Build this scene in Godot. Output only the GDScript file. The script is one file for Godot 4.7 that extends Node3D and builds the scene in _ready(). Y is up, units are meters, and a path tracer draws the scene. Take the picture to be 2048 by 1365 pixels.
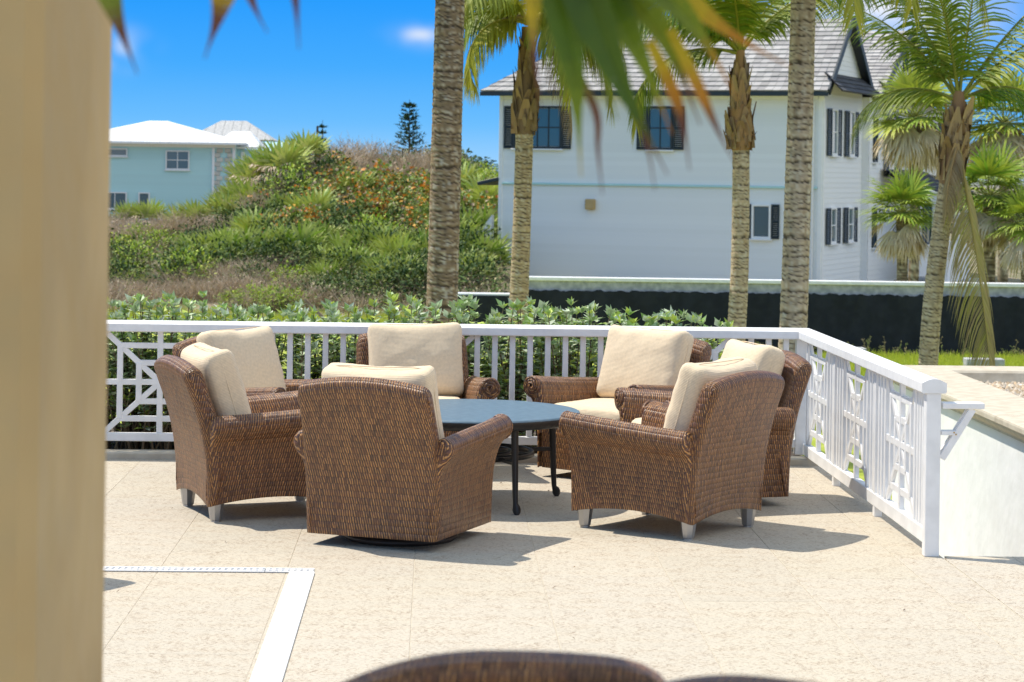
extends Node3D
# Terrace with seven wicker swivel armchairs round a low table, white railings, palms, a dune and two houses.

var M := {}
var rng := RandomNumberGenerator.new()
const YAW := 0.0335            # the terrace is turned a little against the view
const ORD := ["first", "second", "third", "fourth", "fifth", "sixth", "seventh", "eighth", "ninth", "tenth", "eleventh", "twelfth", "thirteenth", "fourteenth", "fifteenth", "sixteenth", "seventeenth", "eighteenth", "nineteenth", "twentieth"]
const SUN_TO := Vector3(-0.545, 1.0, -0.25)


# ------------------------------------------------------------------ mesh builder
class MB:
	var v := PackedVector3Array()
	var n := PackedVector3Array()
	var uv := PackedVector2Array()
	var col := PackedColorArray()
	var idx := PackedInt32Array()
	var c := Color(1, 1, 1)
	func vert(p: Vector3, nn: Vector3, t: Vector2) -> int:
		v.append(p); n.append(nn); uv.append(t); col.append(c)
		return v.size() - 1
	func tri(a: int, b: int, d: int) -> void:
		var k := (v[b] - v[a]).cross(v[d] - v[a])
		if k.dot(n[a] + n[b] + n[d]) > 0.0:
			idx.append(a); idx.append(d); idx.append(b)
		else:
			idx.append(a); idx.append(b); idx.append(d)
	func flat3(a: Vector3, b: Vector3, d: Vector3, up := Vector3.ZERO) -> void:
		var nn := (b - a).cross(d - a).normalized()
		if up != Vector3.ZERO and nn.dot(up) < 0.0:
			nn = -nn
		var i := vert(a, nn, Vector2(a.x, a.y)); vert(b, nn, Vector2(b.x, b.y)); vert(d, nn, Vector2(d.x, d.y))
		tri(i, i + 1, i + 2)
	func quad(a: Vector3, b: Vector3, d: Vector3, e: Vector3, out := Vector3.ZERO, uo := Vector2.ZERO) -> void:
		var nn := (b - a).cross(d - a).normalized()
		if nn == Vector3.ZERO:
			nn = (d - a).cross(e - a).normalized()
		if out != Vector3.ZERO and nn.dot(out) < 0.0:
			nn = -nn
		var w := a.distance_to(b); var h := a.distance_to(e)
		var i := vert(a, nn, uo); vert(b, nn, uo + Vector2(w, 0)); vert(d, nn, uo + Vector2(w, h)); vert(e, nn, uo + Vector2(0, h))
		tri(i, i + 1, i + 2); tri(i, i + 2, i + 3)
	func box(at: Vector3, size: Vector3, bas := Basis(), bev := 0.0, uo := Vector2.ZERO) -> void:
		var h := size / 2.0
		var b := minf(bev, minf(h.x, minf(h.y, h.z)) * 0.9)
		var ax := [Vector3(1, 0, 0), Vector3(0, 1, 0), Vector3(0, 0, 1)]
		for k in 3:
			var i1: int = (k + 1) % 3
			var i2: int = (k + 2) % 3
			for s in [-1.0, 1.0]:
				var o: Vector3 = ax[k] * s
				var p1: Vector3 = ax[i1] * (h[i1] - b)
				var p2: Vector3 = ax[i2] * (h[i2] - b)
				var m: Vector3 = o * h[k]
				quad(at + bas * (m - p1 - p2), at + bas * (m + p1 - p2), at + bas * (m + p1 + p2), at + bas * (m - p1 + p2), bas * o, uo)
		if b <= 0.0:
			return
		for k in 3:
			var i1: int = (k + 1) % 3
			var i2: int = (k + 2) % 3
			for s in [-1.0, 1.0]:
				for t in [-1.0, 1.0]:
					var e1: Vector3 = ax[i1] * s
					var e2: Vector3 = ax[i2] * t
					var q: Vector3 = ax[k] * (h[k] - b)
					var a1: Vector3 = e1 * h[i1] + e2 * (h[i2] - b)
					var a2: Vector3 = e1 * (h[i1] - b) + e2 * h[i2]
					quad(at + bas * (a1 - q), at + bas * (a1 + q), at + bas * (a2 + q), at + bas * (a2 - q), bas * (e1 + e2), uo)
		for sx in [-1.0, 1.0]:
			for sy in [-1.0, 1.0]:
				for sz in [-1.0, 1.0]:
					var g := Vector3(sx, sy, sz)
					var c0 := Vector3(h.x * sx, (h.y - b) * sy, (h.z - b) * sz)
					var c1 := Vector3((h.x - b) * sx, h.y * sy, (h.z - b) * sz)
					var c2 := Vector3((h.x - b) * sx, (h.y - b) * sy, h.z * sz)
					flat3(at + bas * c0, at + bas * c1, at + bas * c2, bas * g)
	func bar(a: Vector3, b: Vector3, w: float, t: float, face: Vector3, bev := 0.0) -> void:
		# a straight bar from a to b: w wide across, t thick along face
		var d := (b - a).normalized()
		var f := (face - d * face.dot(d)).normalized()
		box((a + b) / 2.0, Vector3(w, a.distance_to(b), t), Basis(d.cross(f), d, f), bev)
	func tube(path: Array, rad: Array, sides := 8, caps := true, us := 1.0) -> void:
		var first := v.size()
		var len_at := 0.0
		var side := Vector3.ZERO
		for i in path.size():
			var p: Vector3 = path[i]
			var d: Vector3 = (path[mini(i + 1, path.size() - 1)] - path[maxi(i - 1, 0)]).normalized()
			if i > 0:
				len_at += p.distance_to(path[i - 1])
			if side == Vector3.ZERO:
				side = d.cross(Vector3.UP if absf(d.y) < 0.9 else Vector3.RIGHT).normalized()
			side = (side - d * side.dot(d)).normalized()
			var other := d.cross(side)
			for k in sides + 1:
				var a := TAU * k / sides
				var o := side * cos(a) + other * sin(a)
				vert(p + o * rad[i], o, Vector2(float(k) / sides * us, len_at))
		for i in path.size() - 1:
			for k in sides:
				var a := first + i * (sides + 1) + k
				var b := a + sides + 1
				tri(a, a + 1, b + 1); tri(a, b + 1, b)
		if caps:
			for e in [0, path.size() - 1]:
				var d: Vector3 = (path[0] - path[1]).normalized() if e == 0 else (path[e] - path[e - 1]).normalized()
				var m := vert(path[e], d, Vector2.ZERO)
				for k in sides + 1:
					vert(v[first + e * (sides + 1) + k], d, Vector2.ZERO)
				for k in sides:
					tri(m, m + 1 + k, m + 2 + k)
	func grid(pts: Array, uvs: Array, wrap := false, outward := true) -> void:
		# rows of equally many points, smooth; pts[r][k]
		var first := v.size()
		var mid := Vector3.ZERO
		var nr := pts.size()
		var nc: int = pts[0].size()
		for r in nr:
			for k in nc:
				var l: Vector3 = pts[r][(k - 1 + nc) % nc if wrap else maxi(k - 1, 0)]
				var q: Vector3 = pts[r][(k + 1) % nc if wrap else mini(k + 1, nc - 1)]
				var u: Vector3 = pts[maxi(r - 1, 0)][k]
				var d: Vector3 = pts[mini(r + 1, nr - 1)][k]
				var nn := (q - l).cross(d - u).normalized()
				if nn == Vector3.ZERO:
					for j in [1, -1]:
						var k2 := clampi(k + j, 0, nc - 1)
						var e: Vector3 = pts[mini(r + 1, nr - 1)][k2] - pts[maxi(r - 1, 0)][k2]
						var m: Vector3 = (pts[r][clampi(k2 + 1, 0, nc - 1)] - pts[r][clampi(k2 - 1, 0, nc - 1)]).cross(e).normalized()
						if m != Vector3.ZERO:
							nn = m
							break
				vert(pts[r][k], nn, uvs[r][k])
				mid += pts[r][k] / float(nr * nc)
		var sum := 0.0
		for i in range(first, v.size()):
			sum += n[i].dot(v[i] - mid)
		if outward and sum < 0.0:
			for i in range(first, v.size()):
				n[i] = -n[i]
		for r in nr - 1:
			for k in (nc if wrap else nc - 1):
				var a := first + r * nc + k
				var b := first + r * nc + (k + 1) % nc
				tri(a, b, b + nc); tri(a, b + nc, a + nc)
	func lathe(prof: Array, at: Vector3, seg := 32) -> void:
		var rows := []
		var us := []
		for k in seg + 1:
			var a := TAU * k / seg
			var row := []
			var ur := []
			var l := 0.0
			for i in prof.size():
				var p: Vector2 = prof[i]
				if i:
					l += p.distance_to(prof[i - 1])
				row.append(at + Vector3(cos(a) * p.x, p.y, sin(a) * p.x))
				ur.append(Vector2(a * 0.3, l))
			rows.append(row); us.append(ur)
		grid(rows, us)
	func smooth() -> void:
		# normals shared by place
		var acc := {}
		for i in range(0, idx.size(), 3):
			var a := v[idx[i]]; var b := v[idx[i + 1]]; var d := v[idx[i + 2]]
			var k := (d - a).cross(b - a)
			for q in 3:
				var key := (v[idx[i + q]] * 20000.0).round()
				acc[key] = acc.get(key, Vector3.ZERO) + k
		for i in v.size():
			n[i] = acc.get((v[i] * 20000.0).round(), Vector3.UP).normalized()
	func leaf(p: Vector3, d: Vector3, up: Vector3, l: float, w: float, bend := 0.2) -> void:
		# a leaf of two bent halves, 4 triangles
		var s := d.cross(up).normalized() * w * 0.5
		var nn := s.cross(d).normalized()
		var m := p + d * l * 0.5
		var t := p + d * l - nn * bend * l
		flat3(p, m + s + nn * w * 0.12, m, nn); flat3(p, m, m - s + nn * w * 0.12, nn)
		flat3(m + s + nn * w * 0.12, t, m, nn); flat3(m, t, m - s + nn * w * 0.12, nn)
	func blade(path: Array, wid: Array, face: Vector3, fold := 0.0) -> void:
		# a strip along a path with a width at each point; fold lifts the edges into a V
		for i in path.size() - 1:
			var a: Vector3 = path[i]
			var b: Vector3 = path[i + 1]
			var d := (b - a).normalized()
			var s := d.cross(face).normalized()
			var f := s.cross(d).normalized()
			var sa: Vector3 = s * wid[i] * 0.5
			var sb: Vector3 = s * wid[i + 1] * 0.5
			if fold > 0.0:
				var fa: Vector3 = f * wid[i] * fold
				var fb: Vector3 = f * wid[i + 1] * fold
				quad(a, b, b + sb + fb, a + sa + fa, f); quad(a, b, b - sb + fb, a - sa + fa, f)
			elif wid[i + 1] <= 0.0001:
				flat3(a - sa, a + sa, b, f)
			else:
				quad(a - sa, a + sa, b + sb, b - sb, f)
	func mesh() -> ArrayMesh:
		var a := []
		a.resize(Mesh.ARRAY_MAX)
		a[Mesh.ARRAY_VERTEX] = v; a[Mesh.ARRAY_NORMAL] = n; a[Mesh.ARRAY_TEX_UV] = uv; a[Mesh.ARRAY_COLOR] = col; a[Mesh.ARRAY_INDEX] = idx
		var m := ArrayMesh.new()
		m.add_surface_from_arrays(Mesh.PRIMITIVE_TRIANGLES, a)
		return m


# ------------------------------------------------------------------ naming helpers
var used := {}
var part_counts := {}

func numbered(called: String) -> String:
	var k: int = used.get(called, -1) + 1
	used[called] = k
	return called if k == 0 else "%s_%03d" % [called, k]

func tag(o: Node, label := "", category := "", group := "", kind := "") -> Node:
	if label: o.set_meta("label", label)
	if category: o.set_meta("category", category)
	if group: o.set_meta("group", group)
	if kind: o.set_meta("kind", kind)
	return o

func thing(called: String, label: String, category: String, at := Vector3.ZERO, turn := 0.0, group := "") -> Node3D:
	var o := Node3D.new()
	o.name = numbered(called)
	add_child(o, true)
	o.position = at
	o.rotation.y = turn
	tag(o, label, category, group)
	return o

func part(called: String, mb, mat: Material, parent: Node) -> MeshInstance3D:
	var o := MeshInstance3D.new()
	o.mesh = mb.mesh() if mb is MB else mb
	o.material_override = mat
	if parent == self:
		o.name = numbered(called)
	else:
		var key := "%d %s" % [parent.get_instance_id(), called]
		var k: int = part_counts.get(key, -1) + 1
		part_counts[key] = k
		o.name = called if k == 0 else "%s_%03d" % [called, k]
	parent.add_child(o, true)
	return o

func struct(called: String, mb, mat: Material, parent: Node = self) -> MeshInstance3D:
	var o := part(called, mb, mat, parent)
	o.set_meta("kind", "structure")
	return o

func copy(o: Node3D, at: Vector3, turn := 0.0, size := 1.0, label := "", group := "") -> Node3D:
	var stem: String = o.get_meta("stem") if o.has_meta("stem") else String(o.name)
	var d: Node3D = o.duplicate()
	d.name = numbered(stem)
	add_child(d, true)
	d.position = at
	d.rotation.y = turn
	d.scale = Vector3.ONE * size
	if label: d.set_meta("label", label)
	if group: d.set_meta("group", group)
	return d

func ordinal(i: int) -> String:
	if i < 20: return ORD[i]
	if i % 10 == 9: return ["thirtieth", "fortieth", "fiftieth"][i / 10 - 2]
	return ["twenty", "thirty", "forty", "fifty"][i / 10 - 2] + " " + ORD[i % 10]

func lin(r: float, g: float, b: float) -> Color:
	return Color(r, g, b).linear_to_srgb()

func rf(a: float, b: float) -> float:
	return rng.randf_range(a, b)

func smooth01(a: float, b: float, x: float) -> float:
	var t := clampf((x - a) / (b - a), 0.0, 1.0)
	return t * t * (3.0 - 2.0 * t)

func table(xs: Array, ys: Array, x: float) -> float:
	if x <= xs[0]: return ys[0]
	for i in xs.size() - 1:
		if x <= xs[i + 1]:
			return lerpf(ys[i], ys[i + 1], (x - xs[i]) / (xs[i + 1] - xs[i]))
	return ys[-1]

func curve(pts: Array, count: int) -> Array:
	# an even walk along a Catmull-Rom curve through pts (Vector2 or Vector3)
	var fine := []
	for i in pts.size() - 1:
		var a = pts[maxi(i - 1, 0)]
		var b = pts[i]
		var c = pts[i + 1]
		var d = pts[mini(i + 2, pts.size() - 1)]
		for k in 12:
			var t := k / 12.0
			fine.append(0.5 * ((2.0 * b) + (c - a) * t + (2.0 * a - 5.0 * b + 4.0 * c - d) * t * t + (3.0 * b - a - 3.0 * c + d) * t * t * t))
	fine.append(pts[-1])
	var total := 0.0
	for i in fine.size() - 1:
		total += fine[i].distance_to(fine[i + 1])
	var out := [fine[0]]
	var i := 0
	var gone := 0.0
	for k in range(1, count):
		var want := total * k / (count - 1)
		while i < fine.size() - 2 and gone + fine[i].distance_to(fine[i + 1]) < want:
			gone += fine[i].distance_to(fine[i + 1])
			i += 1
		var seg: float = fine[i].distance_to(fine[i + 1])
		out.append(fine[i].lerp(fine[i + 1], clampf((want - gone) / maxf(seg, 1e-6), 0.0, 1.0)))
	return out

func terrace(a: float, h: float, b: float) -> Vector3:
	# a to the right along the back railing, b away from the viewer
	return Vector3(a * cos(YAW) - b * sin(YAW), h, -a * sin(YAW) - b * cos(YAW))


# ------------------------------------------------------------------ materials
func mat(color: Color, rough := 0.7, metal := 0.0) -> StandardMaterial3D:
	var m := StandardMaterial3D.new()
	m.albedo_color = color
	m.roughness = rough
	m.metallic = metal
	return m

func vmat(rough := 0.7, back := 0.0) -> StandardMaterial3D:
	var m := mat(Color.WHITE, rough)
	m.vertex_color_use_as_albedo = true
	if back > 0.0:
		m.backlight_enabled = true
		m.backlight = Color(back, back, back)
	return m

func noise_tex(freq: float, a: Color, b: Color, size := 256, normal := false, octaves := 4, bump := 4.0) -> NoiseTexture2D:
	var f := FastNoiseLite.new()
	f.seed = int(freq * 1000.0) + size
	f.noise_type = FastNoiseLite.TYPE_SIMPLEX_SMOOTH
	f.frequency = freq
	f.fractal_octaves = octaves
	var t := NoiseTexture2D.new()
	t.width = size; t.height = size
	t.seamless = true
	t.noise = f
	if normal:
		t.as_normal_map = true
		t.bump_strength = bump
	else:
		var g := Gradient.new()
		g.set_color(0, a); g.set_color(1, b)
		g.set_offset(0, 0.25); g.set_offset(1, 0.75)
		t.color_ramp = g
	return t

func tri_noise(m: StandardMaterial3D, freq: float, a: Color, b: Color, scale: float, world := true) -> StandardMaterial3D:
	m.albedo_texture = noise_tex(freq, a, b)
	m.uv1_triplanar = true
	m.uv1_world_triplanar = world
	m.uv1_scale = Vector3.ONE * scale
	return m

func wicker_material() -> StandardMaterial3D:
	# thin upright strands over level stakes: a strand bows out over every other stake, its neighbour over those between
	var W := 1024
	var nc := 64
	var nr := 30
	var r2 := RandomNumberGenerator.new()
	r2.seed = 77
	var tone := PackedFloat32Array()
	var slant := PackedFloat32Array()
	var shift := PackedFloat32Array()
	for i in nc * nr:
		tone.append(r2.randf()); slant.append(r2.randf_range(0.15, 0.75)); shift.append(r2.randf_range(-0.12, 0.12))
	var strand := PackedFloat32Array()
	for i in nc:
		strand.append(r2.randf())
	var rowtone := PackedFloat32Array()
	for i in nr:
		rowtone.append(r2.randf())
	var patch := FastNoiseLite.new()
	patch.seed = 5; patch.frequency = 0.007
	var fibre := FastNoiseLite.new()
	fibre.seed = 15; fibre.frequency = 0.09
	var cd := PackedByteArray(); cd.resize(W * W * 3)
	var hd := PackedByteArray(); hd.resize(W * W)
	var lo := Vector3(0.040, 0.017, 0.012)
	var mid := Vector3(0.142, 0.050, 0.020)
	var hi := Vector3(0.68, 0.345, 0.11)
	var cw := float(W) / nc
	var ch := float(W) / nr
	for y in W:
		for x in W:
			var row := int(y / ch)
			var fy := y / ch - row
			var xx := x + (cw * 0.5 if row % 2 else 0.0)
			var cx := int(xx / cw)
			var fx := xx / cw - cx
			cx = cx % nc
			var k := row * nc + cx
			# two strands to a cell: a broad brown one and a thin pale one that slants across the stake
			var u := fx - 0.5 - (fy - 0.5) * slant[k] - shift[k]
			u = u - roundf(u)
			var out := pow(sin(PI * fy), 0.85)
			var broad := sqrt(maxf(0.0, 1.0 - pow(absf(u + 0.16) / 0.34, 2.0))) if absf(u + 0.16) < 0.34 else 0.0
			var thin := sqrt(maxf(0.0, 1.0 - pow(absf(u - 0.30) / 0.18, 2.0))) if absf(u - 0.30) < 0.18 else 0.0
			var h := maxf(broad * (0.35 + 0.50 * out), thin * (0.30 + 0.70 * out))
			var n1 := 0.07 * patch.get_noise_2d(x, y * 1.4) + 0.10 * fibre.get_noise_2d(x * 1.5, y * 0.4)
			var br := 0.50 * tone[k] + 0.12 * rowtone[row] + n1 + 0.12
			var col := lo.lerp(mid, clampf(br * 1.8, 0, 1))
			if thin > 0.05:
				var gold := clampf(0.04 + 0.55 * strand[cx] + 0.75 * tone[(k * 13 + 5) % (nc * nr)] + n1, 0, 1)
				col = col.lerp(hi, gold)
			col *= 0.30 + 0.70 * smooth01(0.08, 0.55, h)  # shade in the gaps between strands, painted into the colour
			var o := (y * W + x) * 3
			cd[o] = int(255.0 * pow(clampf(col.x, 0, 1), 0.4545)); cd[o + 1] = int(255.0 * pow(clampf(col.y, 0, 1), 0.4545)); cd[o + 2] = int(255.0 * pow(clampf(col.z, 0, 1), 0.4545))
			hd[y * W + x] = int(255.0 * clampf(h, 0, 1))
	var m := mat(Color.WHITE, 0.36)
	m.albedo_texture = ImageTexture.create_from_image(Image.create_from_data(W, W, false, Image.FORMAT_RGB8, cd))
	m.heightmap_enabled = true
	m.heightmap_texture = ImageTexture.create_from_image(Image.create_from_data(W, W, false, Image.FORMAT_L8, hd))
	m.heightmap_scale = 0.6
	m.uv1_scale = Vector3(1.15, 1.0, 1)     # one picture is about 0.9 m: strands 8.5 mm, stakes 31 mm
	m.metallic_specular = 0.55
	return m

func fabric_material(base: Color) -> StandardMaterial3D:
	var W := 256
	var cd := PackedByteArray(); cd.resize(W * W * 3)
	var hd := PackedByteArray(); hd.resize(W * W)
	var f := FastNoiseLite.new()
	f.seed = 9; f.frequency = 0.03
	var f2 := FastNoiseLite.new()
	f2.seed = 19; f2.frequency = 0.3
	for y in W:
		for x in W:
			var rib := 0.5 + 0.5 * cos(TAU * 24.0 * y / W + 0.4 * f.get_noise_2d(x * 2, y))
			var t := 0.93 + 0.07 * rib + 0.05 * f.get_noise_2d(x, y) + 0.05 * f2.get_noise_2d(x, y)
			var o := (y * W + x) * 3
			cd[o] = int(255 * clampf(base.r * t, 0, 1)); cd[o + 1] = int(255 * clampf(base.g * t, 0, 1)); cd[o + 2] = int(255 * clampf(base.b * (t - 0.01 * (1 - rib)), 0, 1))
			hd[y * W + x] = int(255 * clampf(rib * 0.8 + 0.2 * f2.get_noise_2d(x, y), 0, 1))
	var m := mat(Color.WHITE, 0.9)
	m.albedo_texture = ImageTexture.create_from_image(Image.create_from_data(W, W, false, Image.FORMAT_RGB8, cd))
	m.heightmap_enabled = true
	m.heightmap_texture = ImageTexture.create_from_image(Image.create_from_data(W, W, false, Image.FORMAT_L8, hd))
	m.heightmap_scale = 0.10
	m.uv1_triplanar = true
	m.uv1_scale = Vector3.ONE * 5.0         # 0.2 m a picture: ribs 12.5 mm
	m.rim_enabled = true
	m.rim = 0.3
	return m

func travertine_material() -> StandardMaterial3D:
	var W := 1024
	var cd := PackedByteArray(); cd.resize(W * W * 3)
	var hd := PackedByteArray(); hd.resize(W * W)
	var f := FastNoiseLite.new(); f.seed = 3; f.frequency = 0.004; f.fractal_octaves = 4
	var g := FastNoiseLite.new(); g.seed = 31; g.frequency = 0.05; g.fractal_octaves = 3
	var q := FastNoiseLite.new(); q.seed = 12; q.frequency = 0.16; q.fractal_octaves = 2
	var big := FastNoiseLite.new(); big.seed = 8; big.frequency = 0.011; big.fractal_octaves = 2
	var base := Vector3(0.555, 0.497, 0.400)
	for y in W:
		for x in W:
			var band := f.get_noise_2d(x * 0.35, y * 2.2)
			var cloud := big.get_noise_2d(x, y)
			var fine := g.get_noise_2d(x * 0.5, y)
			var pit := q.get_noise_2d(x * 0.26, y * 1.5) + 0.2 * cloud + 0.12 * band
			var t := 1.0 + 0.07 * band + 0.04 * cloud + 0.04 * fine
			var col := base * t
			col = col.lerp(Vector3(0.50, 0.405, 0.285), clampf(0.05 + 0.2 * cloud + 0.4 * band, 0, 0.2))
			var hole := smooth01(0.36, 0.48, pit)
			col = col.lerp(Vector3(0.20, 0.125, 0.075), hole * 0.9)
			var o := (y * W + x) * 3
			cd[o] = int(255.0 * pow(clampf(col.x, 0, 1), 0.4545)); cd[o + 1] = int(255.0 * pow(clampf(col.y, 0, 1), 0.4545)); cd[o + 2] = int(255.0 * pow(clampf(col.z, 0, 1), 0.4545))
			hd[y * W + x] = int(255.0 * clampf(0.75 + 0.12 * fine + 0.1 * band - 0.6 * hole, 0, 1))
	var m := mat(Color.WHITE, 0.75)
	m.albedo_texture = ImageTexture.create_from_image(Image.create_from_data(W, W, false, Image.FORMAT_RGB8, cd))
	m.heightmap_enabled = true
	m.heightmap_texture = ImageTexture.create_from_image(Image.create_from_data(W, W, false, Image.FORMAT_L8, hd))
	m.heightmap_scale = 0.2
	m.uv1_scale = Vector3(0.7, 0.7, 1)
	m.vertex_color_use_as_albedo = true
	return m

func make_materials() -> void:
	M.wicker = wicker_material()
	M.fabric = fabric_material(lin(0.84, 0.67, 0.455))
	M.stone = travertine_material()
	M.grout = tri_noise(mat(Color.WHITE, 0.95), 0.02, lin(0.47, 0.41, 0.31), lin(0.55, 0.485, 0.375), 1.5)
	M.white = tri_noise(mat(Color.WHITE, 0.45), 0.015, lin(0.78, 0.78, 0.77), lin(0.86, 0.86, 0.85), 1.7)
	M.white_wall = tri_noise(mat(Color.WHITE, 0.8), 0.02, lin(0.84, 0.845, 0.83), lin(0.89, 0.895, 0.88), 0.5)
	M.white_wall.normal_enabled = true
	M.white_wall.normal_texture = noise_tex(0.05, Color.BLACK, Color.WHITE, 256, true, 3, 2.0)
	M.white_wall.normal_scale = 0.15
	M.coping = tri_noise(mat(Color.WHITE, 0.8), 0.03, lin(0.50, 0.435, 0.33), lin(0.60, 0.535, 0.42), 0.9)
	M.column = tri_noise(mat(Color.WHITE, 0.85), 0.012, lin(0.455, 0.32, 0.142), lin(0.57, 0.41, 0.19), 0.45)
	M.column.normal_enabled = true
	M.column.normal_texture = noise_tex(0.04, Color.BLACK, Color.WHITE, 256, true, 3, 3.0)
	M.column.normal_scale = 0.4
	M.alu = mat(lin(0.42, 0.42, 0.43), 0.38, 0.9)
	M.iron = mat(lin(0.022, 0.023, 0.026), 0.38, 0.3)
	M.base_dark = mat(lin(0.035, 0.026, 0.022), 0.5)
	M.slate = tri_noise(mat(Color.WHITE, 0.42), 0.02, lin(0.095, 0.155, 0.205), lin(0.118, 0.185, 0.240), 3.0)
	M.slate.heightmap_enabled = true
	M.slate.heightmap_texture = noise_tex(0.04, Color.BLACK, Color.WHITE)
	M.slate.heightmap_scale = 0.03
	M.leaf = vmat(0.58, 0.62)
	M.near_leaf = vmat(0.45, 0.95)
	M.leaf_matte = vmat(0.75, 0.32)
	M.bark = vmat(0.9)
	M.soil = tri_noise(mat(Color.WHITE, 0.95), 0.03, lin(0.05, 0.035, 0.022), lin(0.12, 0.09, 0.055), 2.0)
	M.grass_ground = tri_noise(mat(Color.WHITE, 0.95), 0.02, lin(0.27, 0.33, 0.02), lin(0.38, 0.42, 0.06), 0.35)
	M.dune = tri_noise(mat(Color.WHITE, 0.95), 0.02, lin(0.13, 0.13, 0.05), lin(0.30, 0.24, 0.16), 0.2)
	M.concrete = tri_noise(mat(Color.WHITE, 0.9), 0.03, lin(0.33, 0.34, 0.34), lin(0.50, 0.50, 0.49), 0.6)
	M.black_cloth = tri_noise(mat(Color.WHITE, 0.8), 0.02, lin(0.003, 0.006, 0.011), lin(0.010, 0.014, 0.022), 0.5)
	M.siding = vmat(0.7)
	M.teal = tri_noise(mat(Color.WHITE, 0.8), 0.02, lin(0.46, 0.70, 0.70), lin(0.50, 0.75, 0.74), 0.2)
	M.shutter = mat(lin(0.015, 0.03, 0.042), 0.5)
	M.glass = mat(lin(0.035, 0.10, 0.145), 0.05)
	M.glass.metallic_specular = 0.9
	M.shingle = vmat(0.9)
	M.metal_roof = mat(lin(0.80, 0.82, 0.82), 0.45)
	M.green_roof = mat(lin(0.55, 0.80, 0.80), 0.4)
	M.dark_roof = mat(lin(0.05, 0.055, 0.065), 0.7)
	M.pebble = vmat(0.8)
	M.brass = mat(lin(0.5, 0.33, 0.12), 0.45, 0.6)
	M.vert = vmat(0.8)


# ------------------------------------------------------------------ sky
func sky_panorama() -> ImageTexture:
	var W := 2048
	var H := 1024
	var f := FastNoiseLite.new()
	f.seed = 41; f.frequency = 0.55; f.fractal_octaves = 5; f.fractal_gain = 0.52
	var wisp := FastNoiseLite.new()
	wisp.seed = 4; wisp.frequency = 16.0; wisp.fractal_octaves = 4
	var im := Image.create(W, H, false, Image.FORMAT_RGBF)
	im.fill(Color(0.42, 0.40, 0.36))
	var els := [0.0, 1.2, 2.6, 4.5, 10.0, 25.0, 50.0, 90.0]
	var reds := [0.36, 0.15, 0.060, 0.018, 0.030, 0.065, 0.085, 0.085]
	var grns := [0.66, 0.51, 0.405, 0.325, 0.325, 0.34, 0.33, 0.31]
	var blus := [0.98, 0.98, 0.98, 0.98, 0.93, 0.80, 0.70, 0.64]
	for y in H / 2:
		var el := 90.0 - 180.0 * (y + 0.5) / H
		var base := Color(table(els, reds, el), table(els, grns, el), table(els, blus, el))
		var up := sin(deg_to_rad(el))
		var ce := cos(deg_to_rad(el))
		for x in W:
			var az := wrapf(TAU * (x + 0.5) / W, -PI, PI)       # 0 straight ahead, to the right positive
			var d := Vector3(sin(az) * ce, up, -cos(az) * ce)
			var flat := Vector3(d.x, 0, d.z) / (up + 0.16)
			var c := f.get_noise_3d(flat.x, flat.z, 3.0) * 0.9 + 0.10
			# sky ahead kept clear; cloud outside the view added to whiten the shade
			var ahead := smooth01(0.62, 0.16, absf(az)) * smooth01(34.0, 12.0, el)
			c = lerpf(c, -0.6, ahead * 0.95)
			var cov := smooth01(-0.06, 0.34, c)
			var az_d := rad_to_deg(az)
			var w := wisp.get_noise_3d(d.x * 4.0, d.y * 9.0, d.z * 4.0)
			var haze := exp(-pow((az_d - 9.3) / 2.6, 2.0) - pow((el - 4.4) / 1.3, 2.0)) * (0.72 + 0.5 * w)
			haze += exp(-pow((az_d + 2.3) / 0.55, 2.0) - pow((el - 3.4) / 0.20, 2.0)) * (0.30 + 1.1 * w)
			haze += exp(-pow((az_d + 9.8) / 0.6, 2.0) - pow((el - 2.9) / 0.4, 2.0)) * (0.2 + 0.9 * w)
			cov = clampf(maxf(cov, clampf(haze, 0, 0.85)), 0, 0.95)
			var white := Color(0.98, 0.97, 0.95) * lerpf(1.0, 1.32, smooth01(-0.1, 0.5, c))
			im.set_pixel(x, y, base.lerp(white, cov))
	return ImageTexture.create_from_image(im)


# ------------------------------------------------------------------ armchair
# local axes: z forwards (the way one sits), x across, y up; the origin lies on the floor under the middle
var SKIRT := 0.085

func arch(p: Vector3, legged: bool) -> float:
	if not legged or p.y > 0.34:
		return 0.0
	var e := maxf(absf(p.x) / 0.36, absf(p.z) / 0.40)
	var t := 1.0 - pow(minf(absf(p.x) / 0.36, absf(p.z) / 0.40), 2.0) if e > 0.85 else 0.0
	return 0.045 * t * (1.0 - smooth01(SKIRT, 0.34, p.y))

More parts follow.
